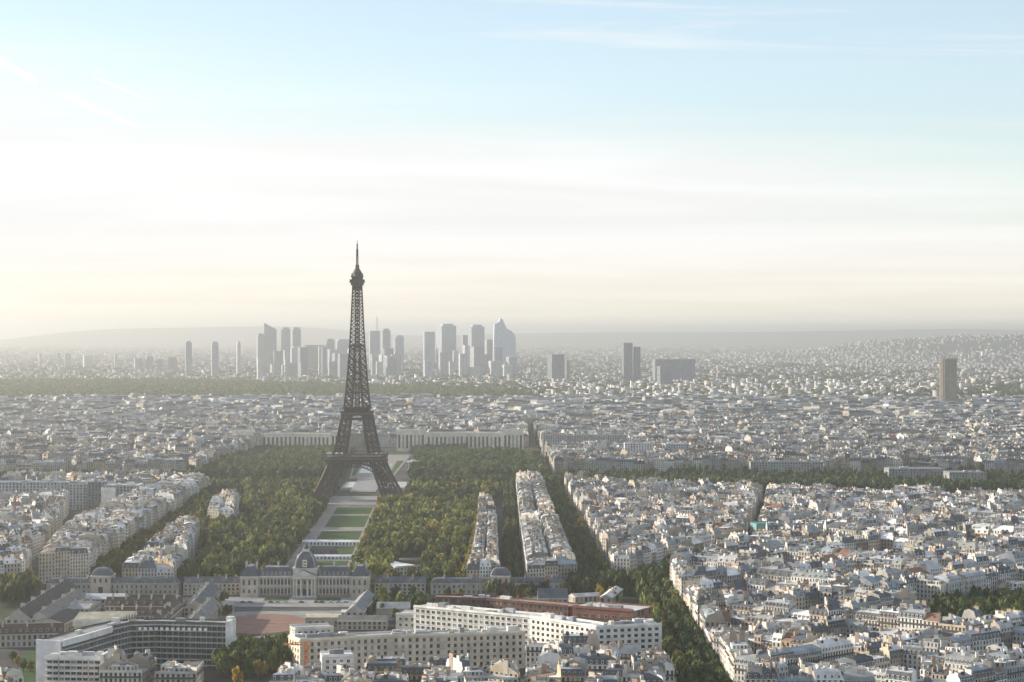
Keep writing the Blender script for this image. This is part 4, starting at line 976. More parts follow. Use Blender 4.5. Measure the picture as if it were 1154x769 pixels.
    # second platform
    m = MB(); m.box(0, 0, 38, 38, 108.6, 110.4, IRON, IR, bottom=True); ring(m, 19.8, 110.4, 112.2, (.14, .10, .075), 6); ring(m, 20.4, 112.2, 113.4, IR, .5); m.box(0, 0, 36, 36, 112.2, 112.7, IRON, IR); m.box(0, 0, 31, 31, 112.7, 117.5, IRON, IR2); ring(m, 18.5, 117.5, 118.3, IR, 3); m.build('second_platform', root)
    m = MB()
    for k in range(4):
        a = k*pi/2
        for x in np.linspace(-17, 17, 9):
            y = -18.2; m.beam((x*cos(a)-y*sin(a), x*sin(a)+y*cos(a), 104), (x*cos(a)-(y-.5)*sin(a), x*sin(a)+(y-.5)*cos(a), 108.6), .6, IRON, IR2)
        m.beam((-17*cos(a)+18.2*sin(a), -17*sin(a)-18.2*cos(a), 103.6), (17*cos(a)+18.2*sin(a), 17*sin(a)-18.2*cos(a), 103.6), 1.4, IRON, IR)
    m.build('girder', root)
    # shaft: four corner columns merging upwards, core of lifts
    zl = [117.5]; 
    while zl[-1] < 268: zl.append(zl[-1]+max(4.2, Wz(zl[-1])*.62))
    zl[-1] = 272
    m = MB()
    for sx in (-1, 1):
        for sy in (-1, 1): lattice(m, legc(sx, sy), [z for z in zl if z < 200], 1.15, .62, sub=1, ht=.8)
    lattice(m, lambda z: [(-Wz(z), -Wz(z)), (Wz(z), -Wz(z)), (Wz(z), Wz(z)), (-Wz(z), Wz(z))], [z for z in zl if z > 188], 1.15, .6, sub=2, ht=.8)
    lattice(m, lambda z: [(-Wz(z), -Wz(z)), (Wz(z), -Wz(z)), (Wz(z), Wz(z)), (-Wz(z), Wz(z))], [z for z in zl if z < 192][::2], 1.2, .7, sub=1, ht=1.0)
    m.build('shaft', root)
    m = MB(); lattice(m, lambda z: [(-2.6, -2.6), (2.6, -2.6), (2.6, 2.6), (-2.6, 2.6)], list(np.linspace(117.6, 270, 26)), 1.0, .7, sub=1); m.build('lift_core', root)
    m = MB(); m.box(0, 0, 19.5, 19.5, 195, 197.2, IRON, IR, bottom=True); m.build('middle_platform', root)
    m = MB(); m.box(0, 0, 12.6, 12.6, 266, 271, IRON, IR2, bottom=True); m.box(0, 0, 15.4, 15.4, 271, 274, IRON, IR, bottom=True); m.box(0, 0, 18.2, 18.2, 274, 275, IRON, IR, bottom=True); ring(m, 9.1, 275.01, 278.2, IR, .5); m.box(0, 0, 13.5, 13.5, 275.01, 281, IRON, IR2); m.box(0, 0, 15.6, 15.6, 281, 282, IRON, IR, bottom=True); tg = m.build('top_gallery', root)
    m = MB(); m.lathe([(6.6, 282), (6.2, 286), (4.2, 289.5), (2.6, 292), (2.4, 296), (1.4, 297)], 0, 0, 12, IRON, IR2); m.build('cupola', root)
    for k in range(6):
        a = k*pi/3+.3; m = MB(); m.box(7*cos(a), 7*sin(a), 1.3, 1.3, 282, 285.5, IRON, (.2, .19, .18)); m.build('aerial_box', tg)
    m = MB(); lattice(m, lambda z: [(-1.1, -1.1), (1.1, -1.1), (1.1, 1.1), (-1.1, 1.1)], list(np.linspace(296, 308, 6)), .7, .45); m.box(0, 0, 2.6, 2.6, 307, 316, IRON, IR2, bottom=True); m.box(0, 0, 1.8, 1.8, 316, 323, IRON, (.22, .2, .19)); m.beam((0, 0, 322), (0, 0, 327), .6, IRON, IR); m.build('antenna', root)
iron_tower()

# ------------------------------------------------------------------ skyline towers
def tower(label, px0, px1, ytop, dist=9000, depth=None, shape='box', col=(.33, .34, .35), grp='skyscrapers of the distant cluster', topb=True, ybase=None):
    ROT = .32+.12*sin(px0*3.1); d = dist*(1.25 if 'cluster' in grp or 'skyscrapers' in grp else 1.05) if px0 < 600 else dist; cf = random.uniform(.9, 1.5) if px0 < 600 else random.uniform(.75, .95); col = tuple(min(.6, c*cf*t) for c, t in zip(col, (.92, .98, 1.07))); x0, x1 = (px0-CX)/F*d, (px1-CX)/F*d; z = H-(ytop-LY)*d/F; wd = x1-x0; dp = depth or wd*.9; cx, cy = (x0+x1)/2, d+dp/2  # distant cluster lightened in its colours, standing in for thicker haze
    root = empty('skyscraper', (cx, cy, 0), ROT if shape == 'box' and px1-px0 < 30 else .12); tag(root, label, 'skyscraper', grp); m = MB(); k_ = 1/(cos(ROT)+.9*sin(ROT)) if shape == 'box' and px1-px0 < 30 else 1; wd *= k_; dp = wd*.9 if k_ != 1 else dp; hx, hy = wd/2, dp/2; R4 = [(-hx, -hy), (hx, -hy), (hx, hy), (-hx, hy)]
    if shape == 'slant':
        zz = [z, z-36, z-36, z]
        top = [(*p, q) for p, q in zip(R4, zz)]; bot = [(*p, 0) for p in R4]
        for i in range(4):
            j = (i+1) % 4; m.face([bot[i], bot[j], top[j], top[i]], WALL, col, [(0, .001), (8, .001), (8, 40), (0, 40)])
        m.face(top, ROOF, col); m.build('shaft', root); return
    if shape == 'curve':
        prof = [(-hx, 0), (hx, 0), (hx, z*.60), (hx*.86, z*.70), (hx*.58, z*.76), (hx*.16, z*.80), (-hx*.02, z*.88), (-hx*.2, z*.97), (-hx*.42, z), (-hx*.5, z*.93), (-hx*.95, z*.88), (-hx, z*.6)]
        f = [(x, -hy, q) for x, q in prof]; b = [(x, hy, q) for x, q in prof]; m.face(f, ROOF, col); m.face(b[::-1], ROOF, col)
        for i in range(len(prof)):
            j = (i+1) % len(prof); m.face([f[j], f[i], b[i], b[j]], ROOF, col)
        m.build('shaft', root); return
    if shape == 'round': m.lathe([(hx, 0), (hx, z*.94), (hx*.7, z)], 0, 0, 20, ROOF, col)
    else:
        zt = z*.955 if topb else z
        for i in range(4): m.wallq(R4[i], R4[(i+1) % 4], 0, zt, col, 6, 4)
        m.face([(*p, zt) for p in R4], ROOF, col)
    m.build('shaft', root)
    if topb and shape == 'box':
        t = MB(); t.box(0, 0, wd*.72, dp*.7, z*.955, z, PLAIN, tuple(x*.9 for x in col)); t.build('crown', root)
    return root
G2 = 'isolated far tower blocks at left'
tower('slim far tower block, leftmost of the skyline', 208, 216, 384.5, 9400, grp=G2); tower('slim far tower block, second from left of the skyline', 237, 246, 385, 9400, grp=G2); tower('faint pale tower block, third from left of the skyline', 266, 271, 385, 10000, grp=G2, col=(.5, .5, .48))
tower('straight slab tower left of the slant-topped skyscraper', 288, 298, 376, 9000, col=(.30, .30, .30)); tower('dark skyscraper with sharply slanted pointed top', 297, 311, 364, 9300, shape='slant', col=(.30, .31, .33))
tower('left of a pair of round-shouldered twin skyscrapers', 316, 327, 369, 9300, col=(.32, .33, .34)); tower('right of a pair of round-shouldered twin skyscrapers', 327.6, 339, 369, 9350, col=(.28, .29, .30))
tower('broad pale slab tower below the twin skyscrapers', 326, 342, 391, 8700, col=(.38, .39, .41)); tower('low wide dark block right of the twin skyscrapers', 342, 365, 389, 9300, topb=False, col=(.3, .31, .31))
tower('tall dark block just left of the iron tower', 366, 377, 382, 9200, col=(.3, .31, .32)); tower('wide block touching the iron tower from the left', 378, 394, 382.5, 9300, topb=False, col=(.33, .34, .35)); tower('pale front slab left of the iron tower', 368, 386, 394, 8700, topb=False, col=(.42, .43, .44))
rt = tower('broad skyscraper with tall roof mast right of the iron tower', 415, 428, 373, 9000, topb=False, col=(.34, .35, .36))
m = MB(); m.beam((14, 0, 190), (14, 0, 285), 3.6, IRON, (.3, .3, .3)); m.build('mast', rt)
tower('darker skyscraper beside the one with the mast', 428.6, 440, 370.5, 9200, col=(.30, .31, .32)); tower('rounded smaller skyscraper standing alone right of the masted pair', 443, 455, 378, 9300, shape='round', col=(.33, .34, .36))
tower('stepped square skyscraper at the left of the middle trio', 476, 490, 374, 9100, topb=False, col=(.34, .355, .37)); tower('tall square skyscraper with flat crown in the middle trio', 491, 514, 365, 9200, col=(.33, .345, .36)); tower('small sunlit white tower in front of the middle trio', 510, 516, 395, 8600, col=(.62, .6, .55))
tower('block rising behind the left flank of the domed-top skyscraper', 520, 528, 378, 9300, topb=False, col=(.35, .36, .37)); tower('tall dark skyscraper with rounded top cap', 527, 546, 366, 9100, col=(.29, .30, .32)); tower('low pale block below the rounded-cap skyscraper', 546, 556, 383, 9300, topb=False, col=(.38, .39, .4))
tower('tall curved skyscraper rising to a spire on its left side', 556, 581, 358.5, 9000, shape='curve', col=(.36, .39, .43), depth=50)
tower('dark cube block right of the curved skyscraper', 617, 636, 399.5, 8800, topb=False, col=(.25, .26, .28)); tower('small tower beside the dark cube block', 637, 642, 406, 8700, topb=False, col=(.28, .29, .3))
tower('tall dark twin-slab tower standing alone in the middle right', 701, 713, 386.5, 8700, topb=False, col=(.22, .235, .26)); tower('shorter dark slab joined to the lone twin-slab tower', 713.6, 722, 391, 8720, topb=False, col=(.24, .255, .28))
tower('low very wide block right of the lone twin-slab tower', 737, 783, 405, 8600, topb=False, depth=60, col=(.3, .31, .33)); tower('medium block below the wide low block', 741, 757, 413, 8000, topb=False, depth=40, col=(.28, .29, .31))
for i, (a, b, y) in enumerate(((150, 160, 404), (163, 172, 402), (176, 184, 405), (188, 199, 403), (72, 78, 398.5), (92, 103, 401), (43, 47, 399), (64, 68, 398), (77, 80, 399), (128, 132, 399.5))):
    tower(f'{ORD[i].strip() or "first"} in the row of hazy slab blocks along the left horizon' if i < 4 else ['hazy white tower block on the left horizon, broadest of the cluster', 'grey squat block on the left horizon', 'hazy pale tower at the far left horizon', 'narrow white tower left of the broadest white horizon block', 'narrow white tower right of the broadest white horizon block', 'lone narrow white tower on the left horizon'][i-4], a, b, y, 10500 if i < 4 else 11500, topb=False, grp='slab blocks on the left horizon', col=(.3, .3, .3) if i < 4 else (.6, .58, .53))
for _ in range(46):
    px0 = random.uniform(*random.choice(((283, 345), (350, 392), (412, 452), (474, 552), (548, 576)))); y = random.uniform(389, 415); wpx = random.uniform(5, 15)
    tower('hazy mid-rise block at the foot of the distant skyscraper cluster', px0, px0+wpx, y, random.uniform(7400, 8200), topb=False, grp='mid-rise blocks below the skyscrapers', col=random.choice(((.34, .35, .35), (.45, .44, .42), (.28, .29, .31), (.52, .50, .46))))
# elliptical hotel tower on the right
def hotel():
    d = 5600; cx = (1068.5-CX)/F*d; root = empty('hotel_tower', (cx, d, 0)); tag(root, 'tall ribbed beige tower with rounded plan standing alone at right', 'tower'); z = H-(404-LY)*d/F
    m = MB(); n = 56; hx, hy = 22.5, 17
    pts = [(hx*cos(2*pi*i/n)*(1 if i % 2 else .96), hy*sin(2*pi*i/n)*(1 if i % 2 else .96)) for i in range(n)]
    m.prism(pts, 0, z-4, PLAIN, (.245, .21, .18), ROOF, (.2, .2, .2)); m.build('shaft', root)
    m = MB(); m.prism([(x*1.01, y*1.01) for x, y in pts], z-4, z, PLAIN, (.3, .27, .24), bottom=True); m.build('crown', root)
    for x, h in ((-16, 5), (-9, 7), (2, 8), (10, 6), (17, 5)): m = MB(); m.box(x, 0, 2.6, 2.6, z, z+h, IRON, (.25, .25, .25)); m.build('aerial', root)
    m = MB(); m.box(0, -8, 60, 40, 0, 14, PLAIN, (.5, .47, .42)); m.build('podium', root)
hotel()
#PART4
# ------------------------------------------------------------------ far hills and far city
def hill(x, y):
    z = 0
    for cx, cy, sx, sy, h in ((4900, 15500, 1700, 2600, 205), (3300, 17500, 900, 2000, 110)): z += h*math.exp(-((x-cx)/sx)**2-((y-cy)/sy)**2)
    return z
def hills_mesh(name, x0, x1, y0, y1, fn, mat, nx=70, ny=50):
    xs, ys = np.linspace(x0, x1, nx), np.linspace(y0, y1, ny); vs = [(x, y, fn(x, y)-1.5) for y in ys for x in xs]
    fs = [[j*nx+i, j*nx+i+1, (j+1)*nx+i+1, (j+1)*nx+i] for j in range(ny-1) for i in range(nx-1)]
    me = bpy.data.meshes.new(name); me.from_pydata(vs, [], fs); me.materials.append(mat); tag(link(name, me), kind='structure')
hills_mesh('hills', 600, 9000, 8500, 23500, hill, G_CITY)
G_RIDGE = groundmat('ridge_woods', (.05, .06, .03), (.08, .085, .05), .004)
def ridge(x, y):
    t = (x+5300)/2900
    return 250*math.exp(-(abs(t))**4)*math.exp(-((y-36000)/2600)**2)+190*math.exp(-((x-1500)/5000)**2-((y-36000)/3000)**2)+215*math.exp(-((x-7500)/3500)**2-((y-34000)/3000)**2)
hills_mesh('far_ridge', -13000, 14000, 25000, 44000, ridge, G_RIDGE, 90, 60)
FOREST = [(-3000, 6000), (-255, 6130), (70, 6420), (40, 7150), (-420, 7650), (-1300, 8600), (-2600, 8500)]
def far_city(n):
    py = rng.uniform(380.6, 462, n); d = F*H/(py-LY); px = rng.uniform(-8, W0+8, n); x = (px-CX)/F*d
    keep = (d > 6060) & (d < 42000) & ~np.array([inpoly((a, b), FOREST) for a, b in zip(x, d)])
    # loose clusters so that green and open ground shows between them
    fx = np.sin(x/310+1.3*np.sin(d/700))+np.sin(d/420+1.7*np.sin(x/530))+rng.normal(0, .7, n)
    keep &= fx > -0.9
    x, d = x[keep], d[keep]; m = len(x)
    sc = np.sqrt(np.maximum(1, d/9000))
    sx = rng.gamma(2.5, 3.6, m)*sc+5; sy = rng.gamma(3, 3.6, m)*sc+5; h = np.clip(rng.gamma(4, 2.3, m), 5, 32)
    tall = rng.random(m) < .006; h[tall] *= 2
    a = rng.normal(.35, .5, m); z = np.array([hill(p, q) for p, q in zip(x, d)])
    c, s = np.cos(a), np.sin(a); hx, hy = sx/2, sy/2
    V = np.zeros((m, 8, 3), np.float32)
    for i, (u, v) in enumerate(((-1, -1), (1, -1), (1, 1), (-1, 1))):
        V[:, i, 0] = V[:, i+4, 0] = x+u*hx*c-v*hy*s; V[:, i, 1] = V[:, i+4, 1] = d+u*hx*s+v*hy*c; V[:, i, 2] = z-3; V[:, i+4, 2] = z+h
    quad = np.array([[0, 1, 5, 4], [1, 2, 6, 5], [2, 3, 7, 6], [3, 0, 4, 7], [4, 5, 6, 7]])
    idx = (np.arange(m)[:, None, None]*8+quad[None]).reshape(-1)
    pal = np.array([(.44, .40, .35), (.60, .57, .52), (.36, .35, .33), (.30, .29, .28), (.38, .33, .28), (.27, .29, .31)]); wc = pal[rng.integers(0, 6, m)]*rng.uniform(.8, 1.15, (m, 1)); nearf = np.clip((11000-d)/3500, 0, 1)[:, None]; wc = wc*(.3+.7*nearf)+.21*.7*(1-nearf); wc[d < 8600] *= 1.2; wc[rng.random(m) < .03] = (.6, .58, .54)  # far walls flatten as in haze, nearer strip brightened as if sunlit, in colour
    rp = np.array([(.32, .33, .35), (.22, .22, .24), (.40, .40, .40), (.22, .15, .12), (.52, .52, .51)]); rp = rp*.85; rc = rp[rng.choice(5, m, p=(.35, .25, .15, .12, .13))]
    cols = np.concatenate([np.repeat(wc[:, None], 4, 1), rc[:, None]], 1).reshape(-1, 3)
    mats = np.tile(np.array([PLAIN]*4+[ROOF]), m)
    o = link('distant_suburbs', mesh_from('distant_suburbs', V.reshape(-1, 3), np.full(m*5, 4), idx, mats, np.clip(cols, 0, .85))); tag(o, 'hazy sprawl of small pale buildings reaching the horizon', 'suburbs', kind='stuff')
far_city(60000)

# ------------------------------------------------------------------ trees
def crown_variant(seed, n, leaf, sq=1.0):
    r = np.random.default_rng(seed); k = r.integers(7, 11)
    th = r.uniform(0, 2*pi, k); rad = np.sqrt(r.uniform(0.02, 1, k))*.62; cz = r.uniform(.30, .80, k)
    cen = np.stack([rad*np.cos(th), rad*np.sin(th), cz], 1); cen[0] = (0, 0, .82); lr = r.uniform(.26, .44, k)
    tone = r.uniform(.72, 1.3, k)
    w = r.choice(k, n, p=lr**2/np.sum(lr**2)); dirn = r.normal(0, 1, (n, 3)); dirn[:, 2] = np.abs(dirn[:, 2])*1.0-.35; dirn /= np.linalg.norm(dirn, axis=1)[:, None]
    c = cen[w]+dirn*(lr[w]*r.uniform(.72, 1.06, n))[:, None]*np.array([1, 1, .62])
    nn = dirn+r.normal(0, .55, (n, 3)); nn /= np.linalg.norm(nn, axis=1)[:, None]
    t = np.cross(nn, r.normal(0, 1, (n, 3))); t /= np.linalg.norm(t, axis=1)[:, None]; b = np.cross(nn, t)
    s = leaf*r.uniform(.6, 1.35, n)[:, None]
    V = np.stack([c-t*s-b*s*.8, c+t*s-b*s*.6, c+t*s*.7+b*s, c-t*s*.8+b*s*.7], 1)
    return V.astype(np.float32), np.clip(tone[w]*r.uniform(.85, 1.18, n), .5, 1.6)
NV = [crown_variant(100+i, 330, .115) for i in range(7)]
SV = [crown_variant(200+i, 120, .19) for i in range(8)]
FV = [crown_variant(300+i, 46, .32) for i in range(5)]
GREENS = {'dark green': (.062, .088, .030), 'deep green': (.042, .066, .026), 'olive green': (.105, .130, .036), 'yellowish': (.24, .19, .035), 'light green': (.17, .20, .05), 'golden': (.42, .29, .035), 'bronze': (.105, .075, .03)}
trunks = {}
def trunk_mesh(i):
    if i not in trunks:
        r = random.Random(i); m = MB(); B = (.075, .06, .045)
        m.lathe([(.42, 0), (.30, 1.5), (.24, 5.2)], 0, 0, 7, PLAIN, B)
        for k in range(4):
            a = k*pi/2+r.uniform(-.4, .4); m.beam((0, 0, 4.4), (2.4*cos(a), 2.4*sin(a), 8+r.uniform(-1, 1)), .26, PLAIN, B)
        trunks[i] = m.mesh('trunk')
    return trunks[i]
crown_me = [None]*len(NV)
class Tree: pass
TREES = []
def plant(x, y, r, h, tone, zone, far=False):
    t = Tree(); t.x, t.y, t.r, t.h, t.tone, t.zone = x, y, r, h, tone, zone; TREES.append(t)
def pick(w): return random.choices(list(w), weights=list(w.values()))[0]
W_DARK = {'dark green': 5, 'deep green': 5, 'olive green': 1.5}
W_MIX = {'dark green': 4, 'olive green': 4, 'deep green': 3, 'light green': 1.5, 'yellowish': .6, 'bronze': .6}
W_PARK = {'olive green': 4, 'dark green': 3, 'deep green': 1.5, 'light green': 3, 'yellowish': .35, 'bronze': .3}
def scatter(poly, step, zone, w, r=(4, 6), h=(11, 15), excl=(), keep=1.0, jit=.4):
    xs = [p[0] for p in poly]; ys = [p[1] for p in poly]; y = min(ys); row = 0
    while y < max(ys):
        x = min(xs)+(row % 2)*step/2
        while x < max(xs):
            p = (x+random.uniform(-jit, jit)*step, y+random.uniform(-jit, jit)*step)
            if inpoly(p, poly) and random.random() < keep and not any(inpoly(p, e) for e in excl): plant(*p, random.uniform(*r), random.uniform(*h), pick(w), zone)
            x += step
        y += step*.87; row += 1
def rowtrees(p, q, step, zone, w, r=(4, 5), h=(11, 14)):
    l, ux, uy, _ = seg(p, q)
    for k in range(int(l/step)): plant(p[0]+ux*(k+.5)*step+random.uniform(-.6, .6), p[1]+uy*(k+.5)*step+random.uniform(-.6, .6), random.uniform(*r), random.uniform(*h), pick(w), zone)
# foreground clumps
scatter([(-176, 1290), (-134, 1300), (-140, 1372), (-170, 1380)], 8.5, 'clump', {'dark green': 4, 'olive green': 4, 'deep green': 2}, (5, 7), (13, 17))
plant(-161, 1268, 4.2, 10, 'golden', 'clump'); plant(-150, 1288, 5, 12, 'yellowish', 'clump')
scatter(PARK_R, 8.2, 'dark_park', W_DARK, (4.8, 6.6), (13, 17))
for off in (-9.5, 0, 9.5): rowtrees((110+off, 1170), (110+off, 1700), 8.0, 'avenue', W_MIX if off < 0 else {'dark green': 4, 'deep green': 4, 'olive green': 2}, (4.8, 6.2), (11.5, 15))
rowtrees((101, 1500), (101, 1660), 8, 'avenue', {'yellowish': 2, 'olive green': 3}, (4, 5.2), (11, 14))  # yellow leaf colour here stands for low sun on the row
scatter([(48, 1700), (108, 1690), (118, 1735), (215, 1985), (196, 2000), (90, 1752), (40, 1745)], 9.5, 'junction', {'deep green': 4, 'dark green': 5, 'olive green': 1}, (5, 6.5), (12, 16))
scatter([(-20, 1690), (48, 1700), (40, 1712), (-22, 1708)], 8, 'junction', W_MIX, (4, 5), (9, 12))
scatter([(62, 1640), (84, 1640), (84, 1690), (66, 1690)], 9, 'junction', {'yellowish': 2, 'olive green': 2}, (3.5, 4.5), (8, 10))
scatter([(-470, 1540), (-392, 1600), (-372, 1690), (-392, 1765), (-480, 1690)], 8, 'left_wood', W_MIX, (4.5, 6), (11, 15))
for p in ((14, 747), (20, 752), (26, 757), (34, 757), (44, 754), (48, 758), (120, 748), (126, 752)): plant(*P(*p), random.uniform(2.6, 3.6), random.uniform(6, 8), pick({'yellowish': 2, 'olive green': 2, 'bronze': 1}), 'lawn_edge')
for p in ((246, 690), (238, 684), (252, 682), (420, 680), (432, 678), (446, 676), (225, 686), (505, 679), (518, 678), (585, 679), (596, 677), (466, 677), (474, 681), (410, 690), (216, 692), (231, 698), (244, 699), (256, 697), (400, 698), (416, 699), (430, 698), (446, 700), (456, 697), (640, 671), (652, 668), (62, 684), (70, 690)): plant(*P(*p), random.uniform(3.2, 4.6), random.uniform(8, 11), pick(W_MIX), 'school')
scatter([(-60, 1625), (-105, 1600), (-96, 1560), (-58, 1570)], 9, 'school', W_DARK, (4, 5.5), (9, 13))
# park
CORE = [ax(30, -35), ax(30, 27), ax(1040, 27), ax(1040, -35)]
TOWERBASE = [ax(872, -66), ax(872, 66), ax(1012, 66), ax(1012, -66)]
HALL = [P(438, 662), P(480, 662), P(482, 630), P(444, 630)]
TENTS = [ax(398, -46), ax(398, 46), ax(416, 46), ax(416, -46)]
CP = [[ax(t-6.5, a), ax(t-6.5, b), ax(t+6.5, b), ax(t+6.5, a)] for t, a, b in ((690, 34, 118), (640, 34, 100), (815, 32, 120), (700, -120, -34), (660, -110, -34), (790, -130, -30), (281, -60, 60), (578, -100, 100))]
LEFT_BLK = [(-335, 2265), (-287, 2250), (-300, 2475), (-338, 2475)]
scatter([(-266, 1728), ax(30, -33), ax(870, -33), (-220, 2830), (-392, 2830), (-374, 2500), (-330, 2290), (-300, 2115), (-272, 1850)], 11.5, 'park', {'dark green': 5, 'olive green': 4, 'deep green': 3, 'light green': 1.5, 'yellowish': .2, 'bronze': .2}, (4.4, 9.4), (9, 18), [CORE, TOWERBASE, LEFT_BLK]+CP, .93)
scatter([(-352, 1800), (-316, 1800), (-330, 2260), (-336, 2500), (-372, 2690), (-372, 2480), (-360, 2050)], 9, 'park', W_MIX, (4, 5.5), (10, 14), [LEFT_BLK], .9)
scatter([ax(30, 33), (-44, 1722), (-42, 1990), (-41, 2480), (-6, 2800), (-120, 2830), ax(870, 33)], 11, 'park', W_PARK, (4.2, 8.8), (9, 16), [CORE, TOWERBASE, HALL]+CP, .92)
for t in np.arange(40, 850, 8.5):
    for o in (-40, 31, 40):
        if not any(abs(t-q) < 8 for q in (281, 410, 578, 752)): plant(*ax(t, o+random.uniform(-.8, .8)), random.uniform(3.2, 4.4), random.uniform(8, 11), pick({'yellowish': 3, 'olive green': 5}), 'park')
for tt, a, b in ((690, 34, 112), (640, 34, 96), (815, 32, 112), (735, 60, 112), (700, -112, -38), (660, -104, -38), (790, -120, -36), (560, 40, 90), (480, 36, 84), (610, -100, -40)):
    for k in range(int((b-a)/4.6)): plant(*ax(tt+random.uniform(-1, 1), a+k*4.6), random.uniform(3.4, 4.4), random.uniform(13.5, 15.5), pick({'light green': 6, 'yellowish': .8, 'olive green': 2}), 'park')  # light tones put the sunlit canopy rows into the leaf colour
for p in ((229, 650), (318, 578), (330, 566), (240, 600), (196, 645), (547, 560)): plant(*P(*p), 6.2, 14, 'golden', 'park')
rowtrees((-2, 1730), (-8, 2800), 8.5, 'side_avenue', {'dark green': 4, 'bronze': 2, 'deep green': 3}); rowtrees((4, 1730), (-2, 2800), 8.5, 'side_avenue', {'dark green': 4, 'deep green': 3})
for o in (-11, -4, 5, 12): rowtrees((66+o, 1755), (50+o*.7, 2790), 8.6, 'second_avenue', {'dark green': 5, 'deep green': 3, 'olive green': 2}, (4, 5.4), (11, 14))
plant(70, 2210, 7, 16, 'yellowish', 'second_avenue')
rowtrees((-37, 1716), (-36, 2500), 8, 'small_avenue', {'olive green': 3, 'yellowish': 2, 'dark green': 2})
# quays and riverside gardens
scatter([(-1300, 2790), (-240, 2800), (-240, 2850), (-1300, 2850)], 10, 'quay', W_MIX, (4.5, 6), (11, 15)); scatter([(-130, 2800), (62, 2810), (720, 2690), (760, 2760), (60, 2890), (-130, 2850)], 9.5, 'quay', {'dark green': 5, 'deep green': 4, 'olive green': 1}, (5, 6.5), (13, 18))
scatter([(60, 2950), (760, 2880), (800, 3020), (380, 3040), (140, 3050), (60, 3060)], 11, 'quay', {'dark green': 5, 'deep green': 4, 'olive green': 1}, (5, 6.5), (9, 17), keep=.5)
scatter([(-1300, 2985), (-440, 2990), (-440, 3040), (-1300, 3040)], 11, 'quay', W_MIX, (4.5, 6), (11, 15))
scatter([(-440, 3000), (-225, 3000), (-300, 3780), (-480, 3760), (-520, 3300)], 11, 'gardens', {'dark green': 5, 'olive green': 3, 'deep green': 2}, (5.5, 7.5), (13, 18), keep=.92)
scatter([(-140, 3000), (50, 3000), (40, 3620), (-10, 3700), (-160, 3640)], 11, 'gardens', {'dark green': 5, 'olive green': 3, 'deep green': 2}, (5.5, 7.5), (13, 18), keep=.92)
scatter([(-170, 3640), (-90, 3640), (-80, 3840), (-170, 3840)], 11, 'gardens', W_DARK, (5, 7), (13, 19))
# trees dotted through the city
for _ in range(420):
    px, py = random.uniform(0, 1154), random.uniform(462, 640); x, y = P(px, py)
    if y > 3060 or (x > 125 and y < 2650) or (x < -450 and y < 2500):
        for k in range(random.choice((1, 1, 3, 5))): plant(x+random.uniform(-18, 18), y+random.uniform(-9, 9), random.uniform(4, 6), random.uniform(9, 15), pick(W_DARK), 'city')
for _ in range(60):
    px, py = random.uniform(560, 1154), random.uniform(462, 545); x, y = P(px, py)
    for k in range(14): plant(x+random.uniform(-55, 55), y+random.uniform(-22, 22), random.uniform(4.5, 6), random.uniform(13, 20), pick(W_DARK), 'city')
CLEAR = [ax(1010, -34), ax(1010, 28), ax(1950, 44), ax(1950, -46)]
CLEAR2 = [(-168, 3020), (-105, 3020), (-104, 3450), (-168, 3450)]
def seen(t):
    if inpoly((t.x, t.y), CLEAR) or (inpoly((t.x, t.y), CLEAR2) and random.random() < .72): return False
    if t.zone == 'gardens' and t.y > 3450: t.h *= .62
    x, y = px_of(t.x, t.y, t.h); return -14 < x < W0+14 and y < H0+6
TREES = [t for t in TREES if seen(t)]
INDIV = ('clump', 'dark_park', 'avenue', 'junction', 'left_wood', 'lawn_edge', 'school')
near = sorted([t for t in TREES if t.zone in INDIV], key=lambda t: t.y)[:298]; nid = set(id(t) for t in near)
ZT = {'clump': ('tree in the clump right of the curved office block', 'trees beside the curved office block'), 'dark_park': ('tree in the dark park at right', 'trees of the dark park'),
      'avenue': ('tree lining the avenue through the right quarter', 'trees of the right avenue'), 'junction': ('tree at the wooded junction above the right avenue', 'trees of the wooded junction'),
      'left_wood': ('tree in the wood at the far left edge', 'trees of the left wood'), 'lawn_edge': ('small tree edging the bottom left lawn', 'trees by the bottom left lawn'), 'school': ('tree standing among the military school buildings', 'trees of the military school')}
def size_word(t): return 'broad' if t.r > 5.3 else 'slender' if t.r < 4.4 else 'rounded'
for i, t in enumerate(near):
    root = empty('tree', (t.x, t.y, 0), random.uniform(0, 6.28)); g = GREENS[t.tone]; k = i % len(NV)
    tag(root, f'{t.tone} {size_word(t)} {ZT[t.zone][0]}', 'tree', f'{t.tone} {size_word(t)} {ZT[t.zone][1]}')
    if crown_me[k] is None:
        V, tone = NV[k]; n = len(V); crown_me[k] = mesh_from('crown', V.reshape(-1, 3), np.full(n, 4), np.arange(n*4), np.full(n, LEAF), np.repeat(tone[:, None], 3, 1))
    c = link('crown', crown_me[k], root, (0, 0, 0)); c.scale = (t.r, t.r, t.h); f = random.uniform(.85, 1.2); c.color = (g[0]*f, g[1]*f, g[2]*f, 1)
    tm = link('trunk', trunk_mesh(i % 5), root, (0, 0, 0)); tm.scale = (1, 1, t.h*.055)
